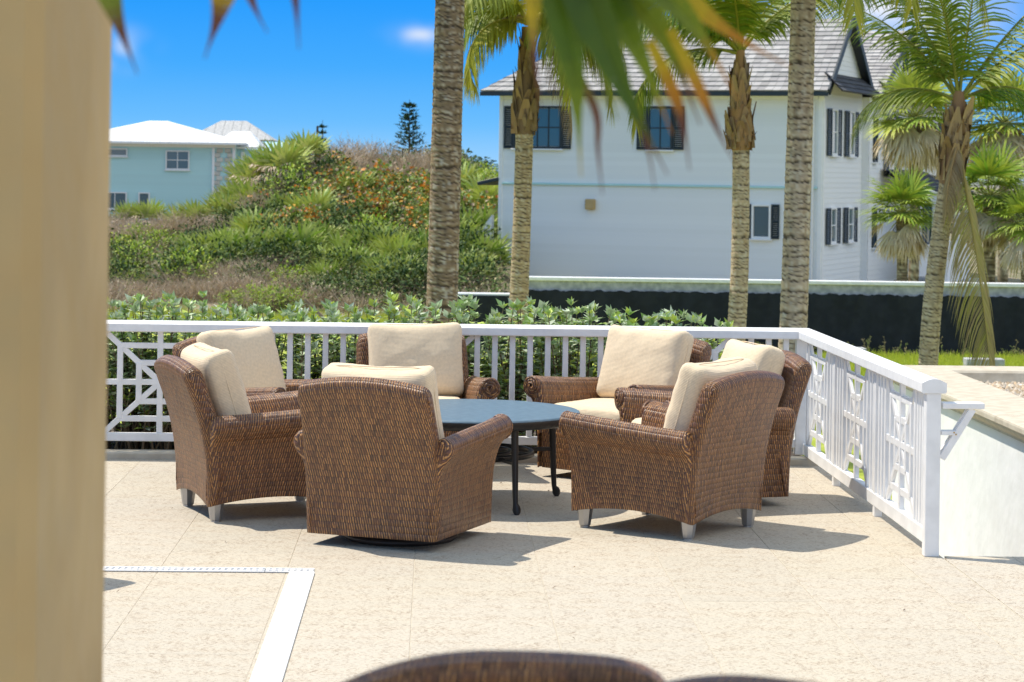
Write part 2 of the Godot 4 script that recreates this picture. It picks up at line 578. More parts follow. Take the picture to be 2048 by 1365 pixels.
func chair_back(legged: bool) -> MB:
	var prof := curve([Vector2(-0.395, SKIRT), Vector2(-0.40, 0.25), Vector2(-0.42, 0.42), Vector2(-0.462, 0.60), Vector2(-0.512, 0.76), Vector2(-0.533, 0.825), Vector2(-0.528, 0.865), Vector2(-0.49, 0.888), Vector2(-0.442, 0.872), Vector2(-0.415, 0.825), Vector2(-0.385, 0.72), Vector2(-0.335, 0.55), Vector2(-0.30, 0.42), Vector2(-0.29, 0.29)], 72)
	var np := prof.size()
	var nrm := []
	var at := [0.0]
	for i in np:
		var d: Vector2 = (prof[mini(i + 1, np - 1)] - prof[maxi(i - 1, 0)]).normalized()
		nrm.append(Vector2(d.y, -d.x))          # inwards
		if i: at.append(at[i - 1] + prof[i].distance_to(prof[i - 1]))
	var cols := []                               # [x as a share of the straight part, extra x, inset]
	for k in 25:
		cols.append([-1.0 + k / 12.0, 0.0, 0.0])
	var r := 0.028
	for k in range(1, 6):
		var a := k / 5.0 * PI / 2
		cols.append([1.0, r * sin(a), r * (1 - cos(a))])
		cols.push_front([-1.0, -r * sin(a), r * (1 - cos(a))])
	var rows := []
	var us := []
	for cdef in cols:
		var row := []
		var ur := []
		for i in np:
			var p: Vector2 = prof[i] + nrm[i] * cdef[2]
			var w := lerpf(0.335, 0.325, smooth01(0.1, 0.9, p.y)) + 0.012 * sin(PI * clampf(p.y, 0, 1))
			var x: float = cdef[0] * w + cdef[1]
			var q := Vector3(x, p.y, p.x)
			q.y -= 0.042 * pow(absf(x) / 0.36, 2.0) * smooth01(0.5, 0.88, p.y)
			q.z -= 0.025 * (1.0 - pow(absf(x) / 0.36, 2.0)) * smooth01(0.2, 0.7, p.y)
			q.y += arch(q, legged)
			row.append(q)
			ur.append(Vector2(x + cdef[2] * signf(x), at[i]))
		rows.append(row); us.append(ur)
	var mb := MB.new()
	mb.grid(rows, us)
	for e in [0, rows.size() - 1]:               # the two cheeks: a strip from the rear face to the front one
		var strip := []
		var su := []
		for i in np / 2 + 1:
			var a: Vector3 = rows[e][i]
			var b: Vector3 = rows[e][np - 1 - i]
			if i == 0: b = rows[e][np - 1]
			var line := []
			var lu := []
			for k in 5:
				var q := a.lerp(b, k / 4.0)
				q.x += (0.008 if e else -0.008) * sin(PI * k / 4.0)
				line.append(q)
				lu.append(Vector2(q.z + 0.3, q.y))
			strip.append(line); su.append(lu)
		mb.grid(strip, su)
	return mb

func arm_lift(z: float, y: float) -> float:
	var t := clampf((z + 0.42) / 0.82, 0, 1)
	return lerpf(-0.045, 0.012, t * t * 0.4 + t * 0.6) * smooth01(0.2, 0.55, y)

func chair_arm(side: float, legged: bool) -> MB:
	var prof := curve([Vector2(0.362, SKIRT), Vector2(0.366, 0.22), Vector2(0.374, 0.36), Vector2(0.392, 0.46), Vector2(0.43, 0.515), Vector2(0.45, 0.555), Vector2(0.442, 0.60), Vector2(0.405, 0.628), Vector2(0.365, 0.615), Vector2(0.335, 0.575), Vector2(0.318, 0.52), Vector2(0.312, 0.42), Vector2(0.31, 0.28)], 64)
	var np := prof.size()
	var nrm := []
	var at := [0.0]
	for i in np:
		var d: Vector2 = (prof[mini(i + 1, np - 1)] - prof[maxi(i - 1, 0)]).normalized()
		nrm.append(Vector2(-d.y, d.x))
		if i: at.append(at[i - 1] + prof[i].distance_to(prof[i - 1]))
	var sl := []
	var z0 := -0.395
	var z1 := 0.40
	var r := 0.028
	for k in 27:
		sl.append([lerpf(z0 + r, z1 - r, k / 26.0), 0.0])
	for k in range(1, 5):
		var a := k / 4.0 * PI / 2
		sl.append([z1 - r + r * sin(a), r * (1 - cos(a))])
		sl.push_front([z0 + r - r * sin(a), r * (1 - cos(a))])
	var rows := []
	var us := []
	for s in sl:
		var z: float = s[0]
		var row := []
		var ur := []
		for i in np:
			var p: Vector2 = prof[i] + nrm[i] * s[1]
			var bulge := 0.022 * smooth01(-0.1, 0.40, z) * smooth01(0.3, 0.55, p.y) * (1.0 if p.x > 0.36 else 0.0)
			var q := Vector3((p.x + bulge) * side, p.y + arm_lift(z, p.y), z)
			q.y += arch(q, legged)
			row.append(q)
			ur.append(Vector2(z + 0.5, at[i]))
		rows.append(row); us.append(ur)
	var mb := MB.new()
	mb.grid(rows, us)
	for e in [0, rows.size() - 1]:
		var strip := []
		var su := []
		for i in np / 2 + 1:
			var a: Vector3 = rows[e][i]
			var b: Vector3 = rows[e][np - 1 - i]
			var line := []
			var lu := []
			for k in 4:
				var q := a.lerp(b, k / 3.0)
				q.z += (0.006 if e else -0.006) * sin(PI * k / 3.0)
				line.append(q)
				lu.append(Vector2(absf(q.x), q.y))
			strip.append(line); su.append(lu)
		mb.grid(strip, su)
	return mb

func arm_scroll(side: float) -> MB:
	var mb := MB.new()
	var path := []
	var rad := []
	for i in 90:
		var t := i / 89.0
		var a := TAU * 3.4 * t - PI * 0.5
		var r := lerpf(0.064, 0.007, t)
		path.append(Vector3((0.402 + r * cos(a)) * side, 0.572 + r * sin(a), 0.394 + 0.014 * t))
		rad.append(0.0115)
	mb.tube(path, rad, 7, true, 0.06)
	var disc := []
	for i in 33:
		disc.append(Vector3((0.402 + 0.062 * cos(TAU * i / 32)) * side, 0.572 + 0.062 * sin(TAU * i / 32), 0.392))
	var m := mb.vert(Vector3(0.402 * side, 0.572, 0.396), Vector3(0, 0, 1), Vector2(0.1, 0.1))
	for p in disc:
		mb.vert(p, Vector3(0, 0, 1), Vector2(p.x, p.y))
	for i in 32:
		mb.tri(m, m + 1 + i, m + 2 + i)
	return mb

func chair_apron(legged: bool) -> MB:
	var prof := curve([Vector2(0.372, SKIRT), Vector2(0.376, 0.2), Vector2(0.376, 0.29), Vector2(0.366, 0.322), Vector2(0.33, 0.33), Vector2(0.1, 0.325), Vector2(-0.30, 0.32)], 30)
	var rows := []
	var us := []
	for k in 15:
		var x := lerpf(-0.335, 0.335, k / 14.0)
		var row := []
		var ur := []
		var l := 0.0
		for i in prof.size():
			if i: l += prof[i].distance_to(prof[i - 1])
			var q := Vector3(x, prof[i].y, prof[i].x)
			if legged and i < 8:
				q.y += 0.04 * (1.0 - pow(x / 0.335, 2.0)) * (1.0 - smooth01(SKIRT, 0.3, q.y))
			row.append(q); ur.append(Vector2(x, l))
		rows.append(row); us.append(ur)
	var mb := MB.new()
	mb.grid(rows, us)
	return mb

func cushion(size: Vector3, r: float, puff: float, seed_: int, sag := 0.0) -> MB:
	var f := FastNoiseLite.new()
	f.seed = seed_; f.frequency = 3.2; f.fractal_octaves = 3
	var mb := MB.new()
	var h := size / 2.0
	var N := 18
	var ax := [Vector3(1, 0, 0), Vector3(0, 1, 0), Vector3(0, 0, 1)]
	for k in 3:
		for s in [-1.0, 1.0]:
			var e1: Vector3 = ax[(k + 1) % 3]
			var e2: Vector3 = ax[(k + 2) % 3]
			var rows := []
			var us := []
			for i in N + 1:
				var row := []
				var ur := []
				for j in N + 1:
					var c: Vector3 = ax[k] * s + e1 * (2.0 * i / N - 1.0) + e2 * (2.0 * j / N - 1.0)
					var p := c * h
					var core := p.clamp(-(h - Vector3.ONE * r), h - Vector3.ONE * r)
					var d := p - core
					if d.length() > 1e-5:
						p = core + d.normalized() * minf(r, d.length())
					var fx := clampf(1.0 - pow(p.x / h.x, 2.0), 0, 1)
					var fy := clampf(1.0 - pow(p.y / h.y, 2.0), 0, 1)
					p.z += signf(c.z) * puff * pow(fx * fy, 0.5) if absf(c.z) > 0.5 else 0.0
					p.x *= 1.0 - 0.035 * fy
					p.y *= 1.0 - 0.035 * fx
					p.y -= sag * fx * smooth01(0.0, h.y, p.y)
					var wr := f.get_noise_3d(p.x * 2.2, p.y * 2.2, p.z * 2.2) * 0.0065
					var crease := f.get_noise_3d(p.x * 7.0, p.y * 5.0, p.z * 7.0 + 3.0) * 0.0035
					p += Vector3(wr * 0.6, wr, wr + crease)
					row.append(p); ur.append(Vector2(p.x, p.y))
				rows.append(row); us.append(ur)
			mb.grid(rows, us)
	mb.smooth()
	return mb

func cushion_piping(size: Vector3, r: float, off: float) -> MB:
	var mb := MB.new()
	var path := []
	var rad := []
	var h := Vector2(size.x, size.y) / 2.0
	for i in 73:
		var a := TAU * i / 72
		var d := Vector2(cos(a), sin(a))
		var q := Vector2(signf(d.x) * pow(absf(d.x), 0.28) * h.x, signf(d.y) * pow(absf(d.y), 0.28) * h.y)
		q.x *= 1.0 - 0.035 * clampf(1.0 - pow(q.y / h.y, 2.0), 0, 1)
		q.y *= 1.0 - 0.035 * clampf(1.0 - pow(q.x / h.x, 2.0), 0, 1)
		path.append(Vector3(q.x * 1.002, q.y * 1.002, off))
		rad.append(r)
	mb.tube(path, rad, 5, false)
	return mb

func chair_leg(x: float, z: float) -> MB:
	var mb := MB.new()
	var rows := []
	var us := []
	for y in [0.0, 0.008, 0.012, 0.10, 0.13]:
		var s := 0.026 if y < 0.01 else lerpf(0.029, 0.046, y / 0.13)
		var row := []
		var ur := []
		for k in 8:
			var a := TAU * (k + 0.5) / 8
			var d := Vector2(cos(a), sin(a))
			d /= maxf(absf(d.x), absf(d.y))
			if k % 2: d = d * 0.97
			row.append(Vector3(x + d.x * s, y, z + d.y * s)); ur.append(Vector2(k * 0.01, y))
		rows.append(row); us.append(ur)
	# flat faces
	for i in rows.size() - 1:
		for k in 8:
			var a: Vector3 = rows[i][k]
			var b: Vector3 = rows[i][(k + 1) % 8]
			var c: Vector3 = rows[i + 1][(k + 1) % 8]
			var d: Vector3 = rows[i + 1][k]
			mb.quad(a, b, c, d, (a + c) / 2.0 - Vector3(x, (a.y + c.y) / 2.0, z))
	var bot := []
	for k in 8:
		mb.flat3(Vector3(x, 0, z), rows[0][k], rows[0][(k + 1) % 8], Vector3.DOWN)
	return mb

var chair_parts := {}

func armchair(label: String, at: Vector2, face: Vector2, swivel: bool, seed_: int, group := "woven armchairs round the low table") -> Node3D:
	var t := thing("wicker_armchair", label, "armchair", Vector3(at.x, 0, at.y), atan2(face.x, face.y), group)
	if chair_parts.is_empty():
		for l in [false, true]:
			SKIRT = 0.085 if l else 0.058
			chair_parts["back%s" % l] = chair_back(l).mesh()
			chair_parts["armr%s" % l] = chair_arm(1.0, l).mesh()
			chair_parts["arml%s" % l] = chair_arm(-1.0, l).mesh()
			chair_parts["apron%s" % l] = chair_apron(l).mesh()
		chair_parts.sr = arm_scroll(1.0).mesh()
		chair_parts.sl = arm_scroll(-1.0).mesh()
		for s in 3:
			chair_parts["cush%d" % s] = cushion(Vector3(0.63, 0.50, 0.15), 0.055, 0.045, 20 + s, 0.012).mesh()
		chair_parts.pipe = cushion_piping(Vector3(0.63, 0.50, 0.15), 0.0028, 0.0).mesh()
		chair_parts.seat = cushion(Vector3(0.615, 0.64, 0.13), 0.05, 0.025, 33).mesh()
		chair_parts.seatpipe = cushion_piping(Vector3(0.615, 0.64, 0.13), 0.003, 0.0).mesh()
		for x in [-1, 1]:
			for z in [-1, 1]:
				chair_parts["leg%d%d" % [x, z]] = chair_leg(0.305 * x, 0.335 * z).mesh()
		var ring := MB.new()
		ring.lathe([Vector2(0.0, 0.030), Vector2(0.22, 0.030), Vector2(0.235, 0.038), Vector2(0.285, 0.038), Vector2(0.30, 0.026), Vector2(0.30, 0.010), Vector2(0.285, 0.0), Vector2(0.0, 0.0)], Vector3.ZERO, 48)
		ring.lathe([Vector2(0.06, 0.036), Vector2(0.06, 0.10), Vector2(0.18, 0.11), Vector2(0.18, 0.3)], Vector3.ZERO, 24)
		chair_parts.ring = ring.mesh()
	var l := not swivel
	var b := part("backrest", chair_parts["back%s" % l], M.wicker, t)
	for s in [["armr", "sr"], ["arml", "sl"]]:
		var a := part("armrest", chair_parts[s[0] + str(l)], M.wicker, t)
		part("arm_scroll", chair_parts[s[1]], M.wicker, a)
	part("seat_base", chair_parts["apron%s" % l], M.wicker, t)
	var seat := part("seat_cushion", chair_parts.seat, M.fabric, t)
	seat.position = Vector3(0, 0.395, 0.06)
	seat.rotation.x = -PI / 2
	part("piping", chair_parts.seatpipe, M.fabric, seat)
	var cu := part("back_cushion", chair_parts["cush%d" % (seed_ % 3)], M.fabric, t)
	cu.position = Vector3(0.004 * (seed_ % 5 - 2), 0.695, -0.262)
	cu.rotation = Vector3(-0.30, 0.03 * (seed_ % 3 - 1), 0.012 * (seed_ % 4 - 1.5))
	part("piping", chair_parts.pipe, M.fabric, cu)
	if swivel:
		part("swivel_base", chair_parts.ring, M.base_dark, t)
	else:
		for x in [-1, 1]:
			for z in [-1, 1]:
				part("leg", chair_parts["leg%d%d" % [x, z]], M.alu, t)
	return t


func low_table(at: Vector3, h: float, r: float) -> void:
	var t := thing("round_table", "round dark metal coffee table with a slate blue top amid the wicker armchairs", "table", at)
	var top := MB.new()
	top.lathe([Vector2(0.0, h), Vector2(0.3, h), Vector2(r - 0.012, h), Vector2(r - 0.003, h - 0.004), Vector2(r, h - 0.012)], Vector3.ZERO, 96)
	part("tabletop", top, M.slate, t)
	var rim := MB.new()
	var rows := []
	var us := []
	for k in 193:
		var a := TAU * k / 192
		var row := []
		var ur := []
		for p in [Vector2(r, h - 0.012), Vector2(r + 0.003, h - 0.02), Vector2(r - 0.004, h - 0.05), Vector2(r - 0.02, h - 0.06), Vector2(r - 0.05, h - 0.062), Vector2(0, h - 0.05)]:
			# chased slanting grooves round the rim
			var g := 0.0025 * sin(a * 70.0 + p.y * 90.0) if p.x > r - 0.01 and p.y < h - 0.015 else 0.0
			row.append(Vector3(cos(a) * (p.x + g), p.y, sin(a) * (p.x + g))); ur.append(Vector2(a, p.y))
		rows.append(row); us.append(ur)
	rim.grid(rows, us)
	part("table_rim", rim, M.iron, t)
	for k in 4:
		var a := k * PI / 2 - 0.49
		var o := Vector3(cos(a), 0, sin(a))
		var mb := MB.new()
		var path := []
		var rad := []
		var prof := [[0.545, h - 0.055, 0.021], [0.547, h - 0.12, 0.021], [0.553, 0.28, 0.019], [0.56, 0.12, 0.0165], [0.565, 0.06, 0.015], [0.575, 0.045, 0.021], [0.580, 0.03, 0.025], [0.582, 0.014, 0.022], [0.582, 0.0, 0.013]]
		for p in prof:
			path.append(o * p[0] + Vector3(0, p[1], 0)); rad.append(p[2])
		mb.tube(path, rad, 12)
		part("leg", mb, M.iron, t)
		var br := MB.new()
		br.bar(o * 0.36 + Vector3(0, 0.29, 0), o * 0.545 + Vector3(0, 0.285, 0), 0.016, 0.022, Vector3.UP, 0.003)
		part("brace", br, M.iron, t)
	var sh := MB.new()
	for rr in [0.36, 0.235]:
		sh.lathe([Vector2(rr - 0.022, 0.28), Vector2(rr - 0.022, 0.302), Vector2(rr - 0.012, 0.308), Vector2(rr + 0.006, 0.308), Vector2(rr + 0.014, 0.300), Vector2(rr + 0.014, 0.275), Vector2(rr - 0.022, 0.28)], Vector3.ZERO, 64)
	for k in 6:
		var a := TAU * k / 6
		sh.bar(Vector3(cos(a) * 0.23, 0.288, sin(a) * 0.23), Vector3(cos(a) * 0.345, 0.288, sin(a) * 0.345), 0.018, 0.012, Vector3.UP)
	part("ring_shelf", sh, M.iron, t)


# ------------------------------------------------------------------ railings
const PW := 0.038      # picket width
const PT := 0.030      # picket thickness

func picket(parent: Node, x: float, y0: float, y1: float, called := "picket", w := PW, t := PT) -> void:
	var mb := MB.new()
	mb.box(Vector3(x, (y0 + y1) / 2.0, 0), Vector3(w, y1 - y0, t), Basis(), 0.003)
	part(called, mb, M.white, parent)

func lattice(parent: Node, cx: float, half: float, y0: float, y1: float) -> void:
	# nested squares, a cross and a saltire between two stiles; bars that cross differ in thickness by a few millimetres
	var cy := (y0 + y1) / 2.0
	var hy := (y1 - y0) / 2.0
	var bars := []
	for s in [-1.0, 1.0]:
		picket(parent, cx + s * (half + PW / 2), y0, y1, "stile", PW, PT + 0.004)
	for q in [[1.0, PT - 0.010], [-1.0, PT - 0.012]]:
		bars.append([Vector2(-q[0] * half * 0.985, -hy * 0.985), Vector2(q[0] * half * 0.985, hy * 0.985), q[1]])
	bars.append([Vector2(0, -hy), Vector2(0, hy), PT - 0.002])
	bars.append([Vector2(-half, 0), Vector2(half, 0), PT - 0.006])
	for g in [0.72, 0.38]:
		for s in [-1.0, 1.0]:
			bars.append([Vector2(s * half * g, -hy * g), Vector2(s * half * g, hy * g), PT - 0.004])
			bars.append([Vector2(-half * g, s * hy * g), Vector2(half * g, s * hy * g), PT - 0.008])
	for b in bars:
		var mb := MB.new()
		var a: Vector2 = b[0]
		var e: Vector2 = b[1]
		mb.bar(Vector3(cx + a.x, cy + a.y, 0), Vector3(cx + e.x, cy + e.y, 0), PW, b[2], Vector3(0, 0, 1), 0.002)
		part("lattice_bar", mb, M.white, parent)

func cap_rail(x0: float, x1: float, top: float, cut0 := 0.0, cut1 := 0.0) -> MB:
	# a broad handrail with a gently rounded top, along x; its ends may be cut at 45 degrees (cut = +-1)
	var sec := [Vector2(-0.058, 0.0), Vector2(0.058, 0.0), Vector2(0.064, 0.006), Vector2(0.064, 0.048)]
	for k in 9:
		var a := k / 8.0
		sec.append(Vector2(lerpf(0.064, -0.064, a), 0.048 + 0.022 * sin(PI * a) + 0.004))
	sec.append(Vector2(-0.064, 0.048)); sec.append(Vector2(-0.064, 0.006))
	var mb := MB.new()
	var n := sec.size()
	for i in n:
		var a: Vector2 = sec[i]
		var b: Vector2 = sec[(i + 1) % n]
		var y := top - 0.074
		mb.quad(Vector3(x0 + cut0 * a.x, y + a.y, a.x), Vector3(x1 + cut1 * a.x, y + a.y, a.x), Vector3(x1 + cut1 * b.x, y + b.y, b.x), Vector3(x0 + cut0 * b.x, y + b.y, b.x), Vector3(0, (a.y + b.y) / 2.0 - 0.035, (a.x + b.x) / 2.0))
	for e in [x0, x1]:
		var cut := cut0 if e == x0 else cut1
		for i in range(1, n - 1):
			var p := []
			for q in [sec[0], sec[i], sec[i + 1]]:
				p.append(Vector3(e + cut * q.x, top - 0.074 + q.y, q.x))
			mb.flat3(p[0], p[1], p[2], Vector3(-1 if e == x0 else 1, 0, 0))
	return mb

func railings() -> void:
	# --- the back one: local x runs to the right along the terrace, z towards the viewer
	var b_back := 15.5
	var a_corner := 2.53
	var top := 0.91
	var o := thing("white_railing", "long white railing of pickets and lattice panels along the hedge at the back", "railing", terrace(a_corner, 0, b_back), YAW)
	var y0 := 0.155
	var y1 := top - 0.074
	var x_left := -6.1
	part("cap_rail", cap_rail(x_left, 0.0, top, 0.0, -1.0), M.white, o)
	var br := MB.new()
	br.box(Vector3((x_left - 0.02) / 2.0, y0 - 0.0275, 0), Vector3(-x_left - 0.02, 0.055, 0.05), Basis(), 0.004)
	part("bottom_rail", br, M.white, o)
	var half := 0.372
	var cs := [-4.355, -2.62, -0.885]
	for c in cs:
		lattice(o, c, half, y0, y1)
	var pitch := (1.735 - 2 * (half + PW / 2)) / 8.0
	for k in 2:
		for i in range(1, 8):
			picket(o, cs[k] + half + PW / 2 + pitch * i, y0, y1)
	for i in range(1, 4):
		picket(o, cs[2] + half + PW / 2 + pitch * i, y0, y1)
	for i in range(1, 8):
		picket(o, cs[0] - half - PW / 2 - pitch * i, y0, y1)
	for x in [-0.035]:
		picket(o, x, y0 - 0.1, y1, "post", 0.07, 0.07)
	for x in [cs[0] - half - 0.05, cs[1] - half - 0.56, cs[1] + half + 0.49]:
		picket(o, x, 0.03, y0 - 0.055, "foot", 0.045, 0.045)
	# --- the right one: local x runs from the corner towards the viewer
	var dir := (terrace(2.565, 0, 11.66) - terrace(a_corner, 0, b_back))
	var L := dir.length()
	var r := thing("white_railing", "white railing with three lattice panels running towards the viewer at the right", "railing", terrace(a_corner, 0, b_back), atan2(-dir.z, dir.x))
	part("cap_rail", cap_rail(0.0, L, top, 1.0, 0.0), M.white, r)
	var b2 := MB.new()
	y0 = 0.135
	b2.box(Vector3(L / 2 - 0.01, y0 - 0.0375, 0), Vector3(L - 0.12, 0.075, 0.05), Basis(), 0.004)
	part("bottom_rail", b2, M.white, r)
	var h2 := 0.36
	var c2 := [0.52, 1.81, 3.08]
	for c in c2:
		lattice(r, c, h2, y0, y1)
	for k in 2:
		var s0: float = c2[k] + h2 + PW
		var s1: float = c2[k + 1] - h2 - PW
		for i in range(1, 6):
			var x := lerpf(s0, s1, i / 6.0)
			if i == 3:
				picket(r, x, 0.0, y1, "post", 0.05, 0.044)
			else:
				picket(r, x, y0, y1)
	for i in range(1, 4):
		picket(r, c2[2] + h2 + PW / 2 + 0.062 * i, y0, y1)
	picket(r, L - 0.04, 0.0, y1, "end_post", 0.066, 0.075)
	# the folding bracket on the end post
	var w := thing("wall_bracket", "small white hinged bracket shelf with a diagonal brace fixed to the railing end post", "bracket", r.position + r.basis.x * (L - 0.05), r.rotation.y)
	var s := MB.new()
	s.box(Vector3(0, 0.772, -0.155), Vector3(0.09, 0.030, 0.215), Basis(), 0.003)
	part("shelf_board", s, M.white, w)
	for x in [0.022, -0.022]:
		var d := MB.new()
		d.bar(Vector3(x, 0.50, -0.048), Vector3(x, 0.755, -0.205), 0.036, 0.022, Vector3(1, 0, 0), 0.002)
		part("brace", d, M.white, w)
	var hg := MB.new()
	hg.box(Vector3(0, 0.632, -0.085), Vector3(0.07, 0.022, 0.085), Basis(), 0.002)
	part("cross_piece", hg, M.white, w)
	for x in [0.036]:
		for z in [-0.108, -0.118]:
			var sc := MB.new()
			sc.box(Vector3(x, 0.636 - absf(z + 0.108), z), Vector3(0.004, 0.007, 0.007))
			part("screw", sc, M.brass, w)


# ------------------------------------------------------------------ terrace floor
func terrace_floor() -> void:
	# slab of bedding and grout; the tiles lie 4 mm proud of it
	var slab := MB.new()
	var bas := Basis(Vector3.UP, YAW)
	slab.box(terrace(-2.695, -0.3020, 6.25), Vector3(10.63, 0.6, 18.2), bas)
	slab.box(terrace(4.64, -0.3020, 4.43), Vector3(4.0, 0.6, 14.56), bas)
	var f := struct("terrace_floor", slab, M.grout)
	var tw := 0.612
	var tl := 1.224
	for k in range(-7, 8):
		var a0 := -0.075 + tw * k
		var a1 := a0 + tw
		var j := 0
		var b1 := 15.3 - (tl / 2 if k % 2 else 0.0)
		var cols := [[a0, a1]]
		if a0 < 2.60 and a1 > 2.62:
			cols = [[a0, 2.612], [2.62, a1]]
		if k % 2:
			paving_tile(f, cols, b1, 15.3)
		while b1 > 7.0:
			paving_tile(f, cols, maxf(b1 - tl, 6.9), b1)
			b1 -= tl
			j += 1
	# the curb under the back railing
	var cb := MB.new()
	cb.box(terrace(-1.9, 0.0, 15.40), Vector3(9.0, 0.09, 0.17), bas, 0.008)
	struct("curb", cb, M.coping)

func paving_tile(f: Node, cols: Array, b0: float, b1: float) -> void:
	for c in cols:
		var a0: float = c[0]
		var a1: float = c[1]
		var far := b1
		if a0 > 2.615:
			far = minf(b1, 11.70)
			if b0 > 11.6: continue
		if a1 - a0 < 0.03 or far - b0 < 0.03: continue
		var g := 0.0015
		var mb := MB.new()
		var h := 0.0 + rf(-0.0003, 0.0003)
		mb.c = Color(1, 1, 1) * rf(0.955, 1.0)
		mb.c.b *= rf(0.97, 1.0)
		var uo := Vector2(rf(0, 8), rf(0, 8))
		var A0 := a0 + g; var A1 := a1 - g; var B0 := b0 + g; var B1 := far - g
		var e := 0.002
		var p := [terrace(A0 + e, h, B0 + e), terrace(A1 - e, h, B0 + e), terrace(A1 - e, h, B1 - e), terrace(A0 + e, h, B1 - e)]
		var q := [terrace(A0, h - 0.001, B0), terrace(A1, h - 0.001, B0), terrace(A1, h - 0.001, B1), terrace(A0, h - 0.001, B1)]
		mb.quad(p[0], p[1], p[2], p[3], Vector3.UP, uo)
		for i in 4:
			var i2 := (i + 1) % 4
			mb.quad(p[i], p[i2], q[i2], q[i], (q[i] + q[i2] - p[i] - p[i2]) + Vector3(0, 0.002, 0), uo)
			mb.quad(q[i], q[i2], q[i2] - Vector3(0, 0.004, 0), q[i] - Vector3(0, 0.004, 0), q[i] + q[i2] - p[i] - p[i2], uo)
		part("paving_tile", mb, M.stone, f)

func drain() -> void:
	var o := thing("floor_drain", "white slotted channel drain turning a corner in the stone floor at lower left", "drain", terrace(-0.61, 0.0, 11.09), YAW)
	# local x to the right, z to the viewer
	var bed := MB.new()
	bed.box(Vector3(-1.6, 0.0015, 0.0), Vector3(3.06, 0.003, 0.085))
	part("drain_channel", bed, M.iron, o)
	for seg in [[-3.15, -0.18], [-0.176, 0.055]]:
		var mb := MB.new()
		var x0: float = seg[0]
		var x1: float = seg[1]
		for z in [[-0.052, -0.032], [-0.009, 0.007], [0.030, 0.052]]:
			mb.box(Vector3((x0 + x1) / 2, 0.0055, (z[0] + z[1]) / 2.0), Vector3(x1 - x0, 0.005, z[1] - z[0]))
		var x := x0
		while x < x1 - 0.014:
			for z in [[-0.032, -0.009], [0.007, 0.030]]:
				mb.box(Vector3(x + 0.0075, 0.0053, (z[0] + z[1]) / 2.0), Vector3(0.0150, 0.0046, z[1] - z[0]))
			x += 0.0300
		part("drain_grate", mb, M.white, o)
	var z1 := 0.052
	for k in 4:
		var z2 := z1 + 0.98
		var mb := MB.new()
		mb.box(Vector3(0, 0.0045, (z1 + z2) / 2 - 0.0015), Vector3(0.122, 0.007, z2 - z1 - 0.003), Basis(), 0.001)
		for x in [-0.02, 0.02]:
			mb.box(Vector3(x, 0.0082, (z1 + z2) / 2), Vector3(0.004, 0.0012, z2 - z1 - 0.02))
		part("drain_cover", mb, M.white, o)
		z1 = z2

func litter() -> void:
	# a few dry leaf crumbs on the stone
	rng.seed = 33
	var mb := MB.new()
	for i in 46:
		var p := terrace(rf(-1.9, 2.5), 0.004, rf(9.0, 15.0))
		mb.c = Color(0.10, 0.06, 0.035).lerp(Color(0.28, 0.18, 0.09), rf(0, 1))
		var a := rf(0, TAU)
		mb.leaf(p, Vector3(cos(a), rf(0.05, 0.3), sin(a)).normalized(), Vector3.UP, rf(0.010, 0.032), rf(0.006, 0.012), -0.1)
	tag(part("leaf_litter", mb, M.leaf_matte, self), "dry brown leaf crumbs scattered over the stone floor", "litter", "", "stuff")

func column() -> void:
	var mb := MB.new()
	mb.box(Vector3(-0.857, 1.4, -2.95), Vector3(0.60, 4.6, 0.60), Basis(Vector3.UP, 0.035), 0.02)
	var o := part("column", mb, M.column, self)
	tag(o, "tan stucco column close by on the left, cut by the picture's edge", "column")

